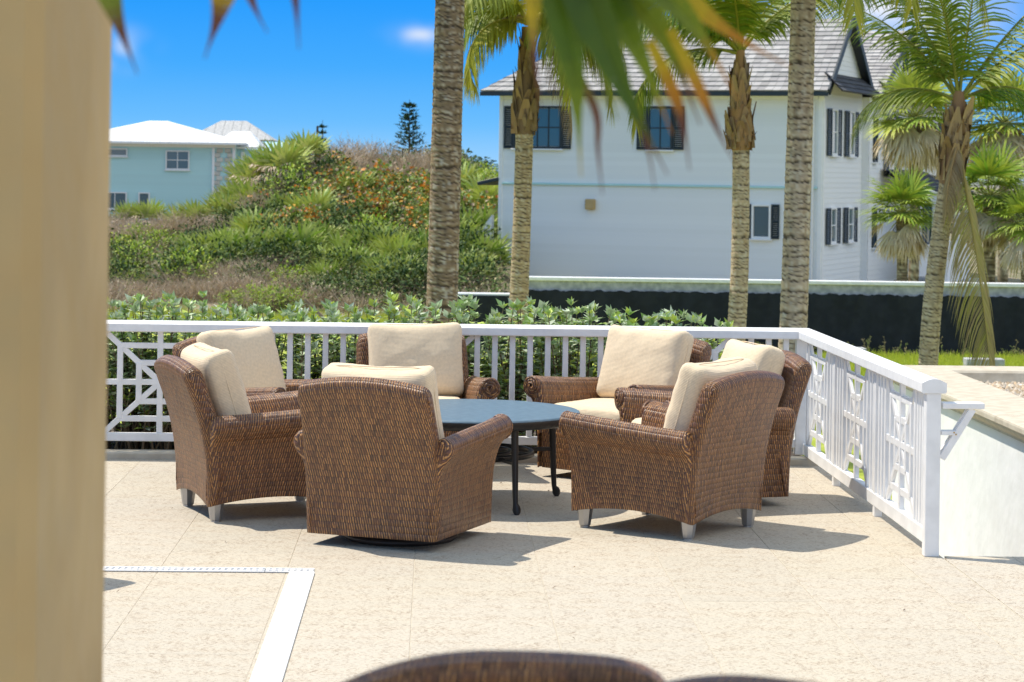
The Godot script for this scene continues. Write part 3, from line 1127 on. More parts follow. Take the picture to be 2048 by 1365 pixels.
func planter() -> void:
	var o := thing("stone_planter", "low white planter wall with broad cream stone coping and pebbles, right of the railing", "planter", terrace(4.12, 0, 12.0), YAW)
	# local x right, z to the viewer
	var top := 0.22
	var wall := MB.new()
	wall.box(Vector3(0.26, -1.03, -4.06), Vector3(0.38, 2.26, 9.4), Basis(), 0.01)
	wall.box(Vector3(4.2, -1.03, -8.57), Vector3(7.5, 2.26, 0.38), Basis(), 0.01)
	part("planter_wall", wall, M.white_wall, o)
	# coping stones with a moulded outer edge
	var prof := [Vector2(0.0, top), Vector2(-0.015, top - 0.006), Vector2(-0.02, top - 0.02), Vector2(-0.02, top - 0.05), Vector2(-0.01, top - 0.058), Vector2(-0.004, top - 0.075), Vector2(0.015, top - 0.10), Vector2(0.03, top - 0.112), Vector2(0.03, top - 0.13), Vector2(0.05, top - 0.138)]
	var z := 0.6
	for k in 7:
		var z2 := z - 1.30
		var mb := MB.new()
		var a := z - 0.002
		var b := z2 + 0.002
		for i in prof.size() - 1:
			mb.quad(Vector3(prof[i].x, prof[i].y, a), Vector3(prof[i].x, prof[i].y, b), Vector3(prof[i + 1].x, prof[i + 1].y, b), Vector3(prof[i + 1].x, prof[i + 1].y, a), Vector3(-1, 0.2, 0))
		mb.quad(Vector3(0, top, a), Vector3(0, top, b), Vector3(0.53, top, b), Vector3(0.53, top, a), Vector3.UP)
		mb.quad(Vector3(0.53, top, a), Vector3(0.53, top, b), Vector3(0.53, top - 0.13, b), Vector3(0.53, top - 0.13, a), Vector3.RIGHT)
		part("coping_stone", mb, M.coping, o)
		z = z2
	for k in 5:
		var mb := MB.new()
		mb.box(Vector3(0.75 + 1.5 * k, top - 0.064, -8.77), Vector3(1.496, 0.12, 0.56), Basis(), 0.02)
		part("coping_stone", mb, M.coping, o)
	var bed := MB.new()
	bed.box(Vector3(4.2, top - 0.22, -4.0), Vector3(7.3, 0.2, 8.7))
	part("planter_soil", bed, M.soil, o)
	var pb := MB.new()
	for i in 2600:
		var p := Vector3(0.56 + rf(0, 1.0) * rf(0.2, 1.0) * 2.2, top - 0.115 + rf(0, 0.02), rf(-8.45, -4.2))
		var s := rf(0.014, 0.034)
		var t := rf(0.7, 1.2)
		pb.c = Color(0.55, 0.40, 0.24).lerp(Color(0.62, 0.55, 0.45), rf(0, 1)) * t
		pebble(pb, p, Vector3(s * rf(0.8, 1.4), s * 0.7, s))
	tag(part("pebbles", pb, M.pebble, o), "", "", "", "stuff")

func pebble(mb: MB, p: Vector3, s: Vector3) -> void:
	var q := Basis(Vector3.UP, rf(0, TAU))
	var f := []
	for k in 5:
		f.append(p + q * Vector3(cos(TAU * k / 5) * s.x * rf(0.8, 1.1), -s.y * 0.3, sin(TAU * k / 5) * s.z * rf(0.8, 1.1)))
	var topv := p + q * Vector3(s.x * 0.1, s.y, 0)
	for k in 5:
		mb.flat3(f[k], f[(k + 1) % 5], topv, Vector3.UP)


# ------------------------------------------------------------------ plants
func trunk_mesh(path_pts: Array, rads: Array, seed_: int, tone: Color, ring := 0.075, stains := 0.5, rows := 360, sides := 30) -> MB:
	var f := FastNoiseLite.new(); f.seed = seed_; f.frequency = 1.0; f.fractal_octaves = 3
	var path := curve(path_pts, rows)
	var mb := MB.new()
	var ang := []
	for k in sides + 1:
		ang.append(TAU * k / sides)
	var pts := []
	var us := []
	var cols := PackedColorArray()
	var s := 0.0
	for i in rows:
		if i: s += path[i].distance_to(path[i - 1])
		var d: Vector3 = (path[mini(i + 1, rows - 1)] - path[maxi(i - 1, 0)]).normalized()
		var sx := d.cross(Vector3.FORWARD).normalized()
		var sz := sx.cross(d)
		var r := table([0.0, 0.33, 0.66, 1.0], rads, float(i) / (rows - 1))
		var row := []
		var ur := []
		for k in sides + 1:
			var ca := cos(ang[k])
			var sa := sin(ang[k])
			var wob := f.get_noise_3d(ca * 1.3, s * 3.0, sa * 1.3) * 0.028 + f.get_noise_3d(ca * 5.0, s * 4.0, sa * 5.0 + 9.0) * 0.022
			var q := (s + wob) / ring
			# rings of uneven height
			q += 0.30 * sin(q * 1.7) + 0.22 * sin(q * 0.73 + 1.0)
			var ph := q - floorf(q)
			var id := floorf(q)
			var lump := f.get_noise_3d(ca * 2.0, s * 9.0, sa * 2.0 - 4.0)
			var fine := f.get_noise_3d(ca * 9.0, s * 26.0, sa * 9.0)
			var rr := r * (1.0 + 0.024 * (ph - 0.5) + 0.028 * lump + 0.02 * fine)
			var scar := smooth01(0.42, 0.12, ph) * smooth01(-0.40, 0.05, lump + 0.4 * fine + 0.12 * sin(id * 2.4))
			if scar > 0.3: rr -= r * 0.03 * scar
			row.append(path[i] + (sx * ca + sz * sa) * rr)
			ur.append(Vector2(ang[k] * 0.15, s))
			var c := tone * (1.0 + 0.30 * lump + 0.35 * fine)
			c = c.lerp(Color(0.70, 0.62, 0.50), 0.6 * smooth01(0.30, 0.5, ph) * smooth01(0.8, 0.55, ph) * smooth01(-0.1, 0.3, f.get_noise_3d(ca * 2.4 + 30.0, s * 6.0, sa * 2.4)))
			c = c.lerp(Color(0.62, 0.57, 0.48), 0.6 * smooth01(0.18, 0.5, f.get_noise_3d(ca * 3.0 + 7.0, s * 7.0, sa * 3.0)))
			c = c.lerp(Color(0.30, 0.17, 0.07), 0.35 * smooth01(0.1, 0.5, f.get_noise_3d(ca * 2.0 - 7.0, s * 1.3, sa * 2.0)))
			c = c.lerp(Color(0.040, 0.026, 0.015), clampf(scar * 0.95 + stains * smooth01(0.12, 0.5, f.get_noise_3d(ca * 2.2, s * 3.2, sa * 2.2 + 20.0)) * 0.7, 0, 0.9))
			cols.append(c)
		pts.append(row); us.append(ur)
	mb.grid(pts, us)
	mb.col = cols
	return mb

func frond(mb: MB, base: Vector3, az: float, elev: float, length: float, droop: float, leaf: float, hang: float, green: Color, tip: Color, dead := 0.0, pairs := 70, roll := 9.0) -> void:
	# one feather leaf: a bowed midrib with hanging leaflets on both sides
	var N := 26
	var path := [base]
	var rad := []
	var p := base
	var flat := Vector3(cos(az), 0, sin(az))
	var twist := rf(-0.5, 0.5) if roll > 8.0 else roll
	for i in N:
		var t := float(i) / (N - 1)
		rad.append(lerpf(0.036, 0.004, pow(t, 0.6)))
		var e := elev - droop * pow(t, 1.35)
		p += (flat * cos(e) + Vector3.UP * sin(e)) * length / N
		path.append(p)
	rad.append(0.003)
	mb.c = green.lerp(Color(0.42, 0.36, 0.06), 0.55).lerp(Color(0.30, 0.19, 0.09), dead)
	mb.tube(path, rad, 5, false)
	for i in pairs:
		var t := lerpf(0.12, 0.995, float(i) / (pairs - 1))
		var q := t * N
		var k := mini(int(q), N - 1)
		var at: Vector3 = path[k].lerp(path[k + 1], q - k)
		var d: Vector3 = (path[k + 1] - path[k]).normalized()
		var side := d.cross(Vector3.UP)
		if side.length() < 0.1: side = d.cross(flat)
		side = side.normalized().rotated(d, twist * t)
		var up := side.cross(d).normalized()
		var L := leaf * (0.55 + 0.75 * sin(PI * clampf(t * 0.86 + 0.1, 0, 1))) * rf(0.85, 1.1)
		for s in [-1.0, 1.0]:
			var a := lerpf(0.55, 1.05, t) + rf(-0.08, 0.08)
			var dir: Vector3 = (side * s * cos(a) + d * sin(a) + up * (0.25 - 0.5 * hang) + Vector3.DOWN * hang * 0.3).normalized()
			var w := rf(0.034, 0.046) * (1.0 - 0.4 * t) * (1.0 - 0.55 * dead)
			var pts := [at]
			var q2 := at
			var dd := dir
			var rnd := rf(0.7, 1.3)
			for j in 4:
				q2 += dd * L / 4.0
				pts.append(q2)
				dd = (dd + Vector3.DOWN * hang * 0.42 * rnd).normalized()
			var g := rf(0.75, 1.3)
			var tipness := smooth01(0.75, 1.0, t) * 0.6
			mb.c = (green * g).lerp(tip, clampf(tipness + rf(-0.1, 0.25), 0, 1))
			if dead > 0.0:
				mb.c = mb.c.lerp(Color(0.34, 0.245, 0.15) * rf(0.7, 1.25), clampf(dead + rf(-0.3, 0.3), 0, 1))
			mb.blade(pts, [w * 0.6, w, w * 0.85, w * 0.5, 0.0], up)

func fan(mb: MB, base: Vector3, dir: Vector3, up: Vector3, R: float, nseg: int, spread: float, droop: float, green: Color, tip: Color, tipmix := 0.3) -> void:
	var side := dir.cross(up).normalized()
	var nn := side.cross(dir).normalized()
	for i in nseg:
		var a := spread * (float(i) / (nseg - 1) - 0.5) + rf(-0.03, 0.03)
		var d := (dir * cos(a) + side * sin(a) + nn * 0.10 * rf(-1, 1)).normalized()
		var L := R * (0.72 + 0.28 * cos(a * 0.6)) * rf(0.86, 1.06)
		var w := L * spread / nseg * 0.62
		var q := base
		var pts := [q]
		var dd := d
		for j in 3:
			q += dd * L / 3.0
			pts.append(q)
			dd = (dd + Vector3.DOWN * droop * (0.3 + 0.7 * j)).normalized()
		mb.c = (green * rf(0.75, 1.25)).lerp(tip, clampf(tipmix + rf(-0.3, 0.3), 0, 1))
		mb.blade(pts, [w * 0.3, w * 0.95, w * 0.7, 0.0], nn)

func sabal_palm(label: String, at: Vector3, crown_y: float, R: float, r_trunk: float, seed_: int, dead_n := 22, live_n := 26, yellow := 0.3) -> void:
	rng.seed = seed_
	var t := thing("cabbage_palm", label, "palm tree", at, 0.0, "cabbage palms beyond the dark wall")
	part("trunk", trunk_mesh([Vector3.ZERO, Vector3(0.03, crown_y * 0.5, 0.02), Vector3(0, crown_y, 0)], [r_trunk * 1.05, r_trunk, r_trunk, r_trunk * 1.1], seed_, Color(0.21, 0.16, 0.115), 0.11, 0.6, 90, 12), M.bark, t)
	var g := Color(0.17, 0.31, 0.03)
	var ye := Color(0.52, 0.52, 0.07)
	var live := MB.new()
	for i in live_n:
		var az := i * 2.39996 + rf(-0.2, 0.2)
		var el := lerpf(1.35, -0.30, pow(float(i) / live_n, 0.8))
		var d := Vector3(cos(az) * cos(el), sin(el), sin(az) * cos(el))
		var pl := R * rf(0.42, 0.55)
		var b := Vector3(0, crown_y, 0)
		live.c = Color(0.25, 0.27, 0.06)
		live.tube([b, b + d * pl * 0.6, b + d * pl], [0.02, 0.014, 0.010], 4, false)
		var d2 := (d + Vector3.DOWN * 0.25).normalized()
		fan(live, b + d * pl, d2, (Vector3.UP + d * 0.4).normalized() if el < 1.0 else Vector3(-d.z, 0.2, d.x), R * rf(0.6, 0.76), 24, 3.3, rf(0.18, 0.42), g.lerp(ye, rf(0, 1) * yellow), ye, 0.15 + yellow * 0.3)
	part("crown", live, M.leaf, t)
	if dead_n:
		var dead := MB.new()
		for i in dead_n:
			var az := i * 2.39996
			var el := rf(-1.25, -0.35)
			var d := Vector3(cos(az) * cos(el), sin(el), sin(az) * cos(el))
			var b := Vector3(0, crown_y - 0.05, 0)
			var pl := R * rf(0.35, 0.55)
			dead.c = Color(0.30, 0.22, 0.14)
			dead.tube([b, b + d * pl], [0.015, 0.008], 4, false)
			fan(dead, b + d * pl, (d + Vector3.DOWN * 0.5).normalized(), Vector3(d.x, 0.5, d.z).normalized(), R * rf(0.5, 0.75), 16, 1.9, 0.7, Color(0.50, 0.38, 0.24), Color(0.78, 0.67, 0.50), 0.45)
		part("dead_fronds", dead, M.leaf_matte, t)

func boots(mb: MB, base: Vector3, top: Vector3, r: float, n: int) -> void:
	# torn leaf bases and fibre wrapped round the top of a trunk
	for i in n:
		var t := float(i) / n
		var az := i * 2.39996 + rf(-0.3, 0.3)
		var o := Vector3(cos(az), 0, sin(az))
		var p := base.lerp(top, t) + o * r * rf(0.85, 1.05)
		var u := (top - base).normalized()
		var L := rf(0.25, 0.5)
		mb.c = Color(0.30, 0.17, 0.075).lerp(Color(0.42, 0.29, 0.16), rf(0, 1)) * rf(0.6, 1.15)
		mb.blade([p, p + u * L * 0.5 + o * rf(0.0, 0.035), p + u * L + o * rf(-0.02, 0.10)], [r * 1.5, r * 1.1, r * rf(0.1, 0.6)], o, 0.12)
		mb.c = mb.c * 0.75
		for k in 3:
			var q := p + u * rf(0, 0.2)
			mb.blade([q, q + Vector3(rf(-0.06, 0.06), rf(-0.2, -0.05), rf(-0.06, 0.06)) + o * 0.04], [0.012, 0.004], o)

func leaf_ball(mb: MB, at: Vector3, s: Vector3, count: int, l: float, w: float, cols: Array, seed_: int, shell := 0.55) -> void:
	# leaves through an uneven volume, gathered in clumps, facing outwards and up
	var f := FastNoiseLite.new(); f.seed = seed_; f.frequency = 1.0; f.fractal_octaves = 2
	var made := 0
	var tries := 0
	while made < count and tries < count * 4:
		tries += 1
		var d := Vector3(rf(-1, 1), rf(-0.55, 1), rf(-1, 1))
		if d.length() > 1.0 or d.length() < 0.05: continue
		var k := d.normalized()
		var lump := 1.0 + 0.45 * f.get_noise_3d(k.x * 2.1, k.y * 2.1, k.z * 2.1)
		var rr := pow(rf(shell * shell, 1.0), 0.5)
		var p := at + k * rr * lump * s
		if f.get_noise_3d(p.x * 2.6, p.y * 2.6, p.z * 2.6) < -0.16: continue
		var dir := (k + Vector3(rf(-0.9, 0.9), rf(-0.3, 0.9), rf(-0.9, 0.9))).normalized()
		mb.c = cols[rng.randi() % cols.size()] * rf(0.75, 1.25)
		var z := rf(0.7, 1.25)
		mb.leaf(p, dir, (Vector3.UP + k).normalized(), l * z, w * z, 0.15)
		made += 1

func twigs(mb: MB, at: Vector3, s: Vector3, count: int, w: float, c0: Color, c1: Color) -> void:
	for i in count:
		var a := rf(0, TAU)
		var b := at + Vector3(cos(a) * rf(0, 0.5) * s.x, 0, sin(a) * rf(0, 0.5) * s.z)
		var d := Vector3(cos(a) * rf(0.1, 0.9), rf(0.6, 1.2), sin(a) * rf(0.1, 0.9)).normalized()
		var L := s.y * rf(0.6, 1.15)
		mb.c = c0.lerp(c1, rf(0, 1))
		var p1 := b + d * L * 0.5 + Vector3(rf(-1, 1), 0, rf(-1, 1)) * 0.08 * L
		var p2 := b + d * L + Vector3(rf(-1, 1), rf(-0.6, 0.2), rf(-1, 1)) * 0.2 * L
		var face := Vector3(rf(-1, 1), rf(-0.2, 0.2), 1).normalized()
		mb.blade([b, p1, p2], [w, w * 0.8, w * 0.3], face)
		for k in 3:
			var q := p1.lerp(p2, rf(0, 0.9))
			var e := q + (d + Vector3(rf(-1.2, 1.2), rf(-0.4, 0.6), rf(-1.2, 1.2))).normalized() * L * rf(0.15, 0.35)
			mb.blade([q, e], [w * 0.6, w * 0.25], face)


# ------------------------------------------------------------------ ground beyond the terrace
func dune_h(x: float, depth: float) -> float:
	var crest := table([-40.0, -24.0, -17.5, -14.0, -11.0, -8.5, -7.0, -5.0, -2.0, -0.7, 1.2], [-2.0, -1.8, -1.35, -1.05, -0.45, 1.25, 1.75, 1.3, 1.2, 0.9, -2.1], x)
	var r := smooth01(60.0, 98.0, depth)
	var h := -2.1 + (crest + 2.1) * r
	return h + 0.34 * r * sin(x * 0.9 + depth * 0.31) + 0.24 * r * sin(x * 1.9 - depth * 0.23)

func ground() -> void:
	var xs := [-900.0, -500.0, -250.0, -120.0, -70.0, -48.0, -40.0, -34.0]
	var x := -30.0
	while x <= 16.0:
		xs.append(x); x += 0.8
	xs.append_array([18.0, 22.0, 28.0, 36.0, 50.0, 80.0, 140.0, 280.0, 500.0, 900.0])
	var zs := [-6.0, 10.0, 16.0, 22.0, 30.0, 40.0, 50.0]
	var z := 56.0
	while z <= 118.0:
		zs.append(z); z += 1.0
	zs.append_array([126.0, 140.0, 170.0, 230.0, 350.0, 600.0, 1100.0])
	var rows := []
	var us := []
	for d in zs:
		var row := []
		var ur := []
		for q in xs:
			row.append(Vector3(q, dune_h(q, d), -d)); ur.append(Vector2(q, d))
		rows.append(row); us.append(ur)
	var mb := MB.new()
	mb.grid(rows, us)
	struct("ground", mb, M.dune)
	var pa := MB.new()
	pa.box(terrace(3.3, -2.07, 18.0), Vector3(1.9, 0.05, 26.0), Basis(Vector3.UP, YAW))
	struct("bounce_path", pa, M.coping)  # unseen paving, added for neutral bounce light on the planter wall
	# mown grass below the terrace, laid on the ground as a sheet of its own
	var lw := MB.new()
	lw.quad(Vector3(-26, -2.085, -18), Vector3(60, -2.085, -18), Vector3(60, -2.085, -66), Vector3(-26, -2.085, -66), Vector3.UP)
	struct("lawn", lw, M.grass_ground)
	var tuft := MB.new()
	rng.seed = 11
	for i in 9:
		var a := rf(0, TAU)
		var o := Vector3(rf(-0.1, 0.1), 0, rf(-0.1, 0.1))
		var h := rf(0.08, 0.2)
		tuft.c = Color(0.42, 0.53, 0.03).lerp(Color(0.60, 0.56, 0.10), rf(0, 1))
		var lean := Vector3(cos(a), 0, sin(a)) * h * rf(0.2, 0.7)
		tuft.blade([o, o + lean * 0.4 + Vector3.UP * h * 0.6, o + lean + Vector3.UP * h], [0.014, 0.011, 0.0], Vector3(cos(a * 3.0), 0, sin(a * 3.0)))
	var spots := []
	for i in 15000:
		spots.append(Vector3(rf(2.2, 15.0), -2.085, -rf(36.0, 51.8)))
	for i in 5000:
		spots.append(Vector3(rf(-14.0, -2.5), -2.085, -rf(56.0, 65.5)))
	var mm := MultiMesh.new()
	mm.transform_format = MultiMesh.TRANSFORM_3D
	mm.mesh = tuft.mesh()
	mm.instance_count = spots.size()
	for i in spots.size():
		mm.set_instance_transform(i, Transform3D(Basis(Vector3.UP, rf(0, TAU)).scaled(Vector3.ONE * rf(0.6, 1.3)), spots[i]))
	var g := MultiMeshInstance3D.new()
	g.name = "grass"
	g.multimesh = mm
	g.material_override = M.leaf
	add_child(g)
	tag(g, "bright yellow green grass on the lawn before the dark wall and the dune", "grass", "", "stuff")
	# tall seeding weeds along the foot of the dark wall
	var wd := MB.new()
	for i in 150:
		var wx := rf(5.0, 13.5)
		var b := Vector3(wx, -2.09, -51.9 + rf(-0.3, 0.5) - 0.014 * 0.0)
		var h := rf(0.12, 0.5) * (1.0 if rf(0, 1) < 0.3 else 0.6)
		wd.c = Color(0.24, 0.29, 0.06).lerp(Color(0.40, 0.30, 0.14), rf(0, 1))
		var e := b + Vector3(rf(-0.15, 0.15), h, rf(-0.1, 0.1))
		wd.blade([b, b.lerp(e, 0.6), e], [0.012, 0.010, 0.006], Vector3(0, 0, 1))
		for k in 5:
			wd.leaf(b.lerp(e, rf(0.4, 1.0)), Vector3(rf(-1, 1), rf(0, 1), rf(-0.4, 0.4)).normalized(), Vector3(0, 0.3, 1), 0.06, 0.02)
	tag(part("weeds", wd, M.leaf_matte, self), "thin seeding weeds along the foot of the dark wall", "weeds", "", "stuff")
	# the bed between terrace and lawn that carries the hedge
	var bed := MB.new()
	bed.box(terrace(-2.4, -1.06, 16.5), Vector3(10.0, 2.06, 2.02), Basis(Vector3.UP, YAW))
	struct("planting_bed", bed, M.soil)

func hedge() -> void:
	# silver-leaved bushes in a row behind the back railing
	var k := 0
	var hs := [0.99, 1.0, 0.94, 1.0, 0.99, 0.93, 0.95, 1.0, 0.98, 0.97, 0.92]
	for i in 11:
		rng.seed = 900 + i
		var a := -4.1 + 0.585 * i
		var b := 16.35 + rf(-0.06, 0.06)
		var t := thing("hedge_shrub", "silvery green broad-leaved shrub, %s from the left in the hedge behind the back railing" % ordinal(i), "shrub", terrace(a, -0.03, b), rf(0, 0.3), "silvery hedge shrubs behind the back railing")
		var stems := MB.new()
		var fol := MB.new()
		var greens := [Color(0.40, 0.50, 0.27), Color(0.50, 0.58, 0.38), Color(0.28, 0.43, 0.12), Color(0.56, 0.63, 0.47), Color(0.48, 0.58, 0.10), Color(0.35, 0.47, 0.22)]
		for s in 86:
			var o := Vector3(rf(-0.32, 0.32), 0, rf(-0.40, 0.45))
			var h: float = hs[i] * rf(0.45, 0.93)
			if s > 62: h = hs[i] * rf(0.92, 1.04)
			var tp := o + Vector3(rf(-0.20, 0.20), h, rf(-0.14, 0.14))
			var m := o.lerp(tp, 0.5) + Vector3(rf(-0.05, 0.05), 0, rf(-0.05, 0.05))
			stems.c = Color(0.14, 0.10, 0.06) * rf(0.7, 1.4)
			stems.tube([o, m, tp], [0.009, 0.006, 0.003], 5, false)
			var whorls := 9
			for q in whorls:
				var u := lerpf(0.34, 1.0, pow(float(q) / (whorls - 1), 0.8))
				var p := o.lerp(m, u * 2.0) if u < 0.5 else m.lerp(tp, u * 2.0 - 1.0)
				var nl := 5 if q < whorls - 1 else 7
				for j in nl:
					var az := j * 2.39996 + q
					var el := rf(0.0, 0.7) if q < whorls - 1 else rf(0.5, 1.2)
					var d := Vector3(cos(az) * cos(el), sin(el), sin(az) * cos(el))
					fol.c = greens[rng.randi() % greens.size()] * rf(0.75, 1.2)
					if u < 0.6 and rf(0, 1) < 0.12: fol.c = Color(0.42, 0.44, 0.05)
					fol.leaf(p, d, Vector3.UP if el < 0.9 else Vector3(-d.z, 0.3, d.x), rf(0.058, 0.092), rf(0.034, 0.052), 0.10)
		part("stems", stems, M.bark, t)
		tag(part("foliage", fol, M.leaf, t), "", "", "", "stuff")
	# low growth and old stems inside the hedge
	rng.seed = 950
	var low := MB.new()
	for i in 4200:
		var p := terrace(rf(-4.2, 2.3), rf(-0.02, 0.40), rf(15.85, 16.9))
		low.c = Color(0.18, 0.26, 0.06).lerp(Color(0.50, 0.48, 0.05), rf(0, 1) * rf(0, 1))
		low.leaf(p, Vector3(rf(-1, 1), rf(-0.2, 1), rf(-1, 1)).normalized(), Vector3.UP, rf(0.04, 0.08), rf(0.012, 0.02))
	for i in 420:
		var p := terrace(rf(-4.2, 2.3), -0.03, rf(15.8, 17.0))
		low.c = Color(0.12, 0.085, 0.05).lerp(Color(0.25, 0.2, 0.1), rf(0, 1))
		var e := p + Vector3(rf(-0.18, 0.18), rf(0.25, 0.6), rf(-0.1, 0.1))
		low.blade([p, p.lerp(e, 0.5) + Vector3(rf(-0.03, 0.03), 0, 0), e], [0.009, 0.008, 0.004], Vector3(0, 0, 1))
	tag(part("undergrowth", low, M.leaf_matte, self), "tangle of low leaves and thin stems under the hedge", "undergrowth", "", "stuff")


# ------------------------------------------------------------------ coconut palms
func coconut_palms() -> void:
	var G := Color(0.055, 0.155, 0.010)
	var Y := Color(0.52, 0.46, 0.03)
	# nearest on the left: a tall bare trunk, its crown above the picture
	rng.seed = 201
	var t := thing("coconut_palm", "tall thick mottled palm trunk left of the picture's middle, its crown out of sight", "palm tree", Vector3(-0.76, -2.1, -25.0))
	part("trunk", trunk_mesh([Vector3(-0.02, -0.1, 0), Vector3(0.0, 1.6, 0), Vector3(0.035, 3.6, 0.05), Vector3(0.07, 6.6, 0.1)], [0.178, 0.172, 0.165, 0.158], 201, Color(0.27, 0.19, 0.115), 0.058, 0.7, 520, 34), M.bark, t)
	for i in 13:
		var az := i * 2.39996 + 0.6
		var mb := MB.new()
		frond(mb, Vector3(0.07, 6.95, 0.1), az, rf(0.45, 1.1), rf(2.4, 2.9), rf(1.2, 1.6), 0.55, 0.7, G, Y)
		part("frond", mb, M.leaf, t)
	# second: shaggy head with a dead leaf hanging down its side
	rng.seed = 202
	t = thing("coconut_palm", "slim ringed palm before the white house with drooping yellow fronds and a dry one hanging", "palm tree", Vector3(0.06, -2.1, -34.0))
	part("trunk", trunk_mesh([Vector3(0.02, -0.1, 0), Vector3(0.05, 1.5, 0), Vector3(0.09, 3.0, 0), Vector3(0.12, 4.9, 0)], [0.15, 0.145, 0.135, 0.13], 202, Color(0.44, 0.325, 0.19), 0.062, 0.35, 460, 26), M.bark, t)
	var bt := MB.new()
	bt.c = Color(0.25, 0.155, 0.08)
	bt.tube(curve([Vector3(0.11, 4.60, 0), Vector3(0.115, 4.75, 0), Vector3(0.12, 5.0, 0), Vector3(0.13, 5.3, 0), Vector3(0.14, 6.2, 0)], 14), [0.13, 0.155, 0.165, 0.17, 0.165, 0.165, 0.14, 0.12, 0.105, 0.10, 0.10, 0.10, 0.09, 0.09], 14)
	boots(bt, Vector3(0.115, 4.6, 0), Vector3(0.13, 5.15, 0), 0.145, 26)
	boots(bt, Vector3(0.125, 5.2, 0), Vector3(0.14, 5.9, 0), 0.09, 26)
	part("leaf_bases", bt, M.leaf_matte, t)
	var ctr := Vector3(0.14, 6.25, 0)
	var fr := [[2.9, 0.5, 2.5, 1.8], [2.5, 0.2, 2.4, 1.8], [3.5, 0.8, 2.4, 1.9], [0.35, 0.3, 1.9, 2.1], [0.0, -0.1, 1.6, 2.0], [0.8, 0.5, 1.9, 2.3], [1.5, 0.9, 1.4, 2.3], [2.1, 0.7, 1.7, 2.3], [4.4, 0.7, 1.7, 2.4], [5.3, 0.6, 1.8, 2.3], [1.1, 0.1, 1.8, 2.1], [5.9, 0.9, 1.6, 2.4], [2.75, 1.1, 1.5, 2.5], [0.2, 1.1, 1.5, 2.5]]
	for q in fr:
		var mb := MB.new()
		frond(mb, ctr, q[0], q[1], q[3], q[2], 0.52, 1.05, G.lerp(Y, rf(0.15, 0.75)), Y)
		part("frond", mb, M.leaf, t)
	var dd := MB.new()
	frond(dd, ctr + Vector3(0.08, 0.1, 0.1), 0.9, -0.75, 2.0, 0.75, 0.42, 1.5, Color(0.28, 0.22, 0.12), Color(0.38, 0.30, 0.2), 0.95, 44)
	part("dead_frond", dd, M.leaf_matte, t)
	dd = MB.new()
	frond(dd, ctr + Vector3(-0.05, 0.1, 0.1), 2.75, -0.1, 1.5, 1.7, 0.5, 1.3, Color(0.34, 0.28, 0.16), Color(0.45, 0.38, 0.28), 0.8, 40)
	part("dead_frond", dd, M.leaf_matte, t)
	# third: orange boot under the crown
	rng.seed = 203
	t = thing("coconut_palm", "slim palm with a torn orange-brown boot under its crown, left of the taller trunk", "palm tree", Vector3(3.33, -2.1, -34.0))
	part("trunk", trunk_mesh([Vector3(-0.03, -0.1, 0), Vector3(0.0, 1.2, 0), Vector3(0.06, 2.8, 0), Vector3(0.05, 4.75, 0)], [0.155, 0.14, 0.132, 0.125], 203, Color(0.50, 0.385, 0.26), 0.07, 0.25, 360, 26), M.bark, t)
	bt = MB.new()
	bt.c = Color(0.38, 0.21, 0.085)
	bt.tube(curve([Vector3(0.055, 4.42, 0), Vector3(0.05, 4.55, 0), Vector3(0.045, 4.8, 0), Vector3(0.03, 5.15, 0), Vector3(0.02, 5.9, 0)], 14), [0.14, 0.17, 0.19, 0.19, 0.18, 0.165, 0.125, 0.10, 0.095, 0.09, 0.09, 0.08, 0.07, 0.07], 14)
	boots(bt, Vector3(0.05, 4.42, 0), Vector3(0.04, 4.72, 0), 0.16, 26)
	boots(bt, Vector3(0.04, 4.85, 0), Vector3(0.02, 5.4, 0), 0.11, 34)
	part("leaf_bases", bt, M.leaf_matte, t)
	ctr = Vector3(0.02, 5.85, 0)
	fr = [[3.3, 0.75, 1.9, 2.6], [2.9, 0.2, 1.9, 2.3], [0.1, 0.95, 1.2, 2.4], [5.9, 1.1, 1.2, 2.4], [1.8, 1.0, 1.3, 2.5], [1.2, 1.35, 0.6, 2.6], [2.2, 1.2, 1.0, 2.6], [4.2, 1.0, 1.4, 2.6], [5.0, 1.25, 0.9, 2.6], [3.7, 1.1, 1.3, 2.6], [2.6, 0.8, 1.7, 2.5]]
	for q in fr:
		var mb := MB.new()
		frond(mb, ctr, q[0], q[1], q[3], q[2], 0.55, 0.75, G.lerp(Y, rf(0.0, 0.35)), Y)
		part("frond", mb, M.leaf, t)
	# fourth: tall pale trunk
	rng.seed = 204
	t = thing("coconut_palm", "tall pale grey palm trunk right of the picture's middle, its crown out of sight", "palm tree", Vector3(3.17, -2.1, -26.0))
	part("trunk", trunk_mesh([Vector3(-0.01, -0.1, 0), Vector3(0.0, 1.3, 0), Vector3(0.05, 2.9, 0), Vector3(0.11, 6.8, 0)], [0.168, 0.158, 0.148, 0.138], 204, Color(0.47, 0.365, 0.26), 0.075, 0.5, 520, 32), M.bark, t)
	for i in 13:
		var mb := MB.new()
		frond(mb, Vector3(0.11, 6.9, 0), i * 2.39996 + 0.2, rf(0.0, 0.9), rf(2.5, 3.0), rf(1.3, 1.9), 0.55, 0.7, G, Y)
		part("frond", mb, M.leaf, t)
	# fifth, on the right: bent trunk, full crown, one dead frond trailing to the ground
	rng.seed = 205
	t = thing("coconut_palm", "leaning palm at the right with an open green crown and a withered frond trailing down", "palm tree", Vector3(6.02, -2.1, -33.0))
	part("trunk", trunk_mesh([Vector3(-0.02, -0.1, 0), Vector3(-0.02, 1.0, 0), Vector3(0.04, 2.2, 0), Vector3(0.14, 3.2, 0), Vector3(0.24, 3.95, 0), Vector3(0.33, 4.5, 0)], [0.165, 0.14, 0.135, 0.12], 205, Color(0.52, 0.41, 0.275), 0.06, 0.35, 360, 26), M.bark, t)
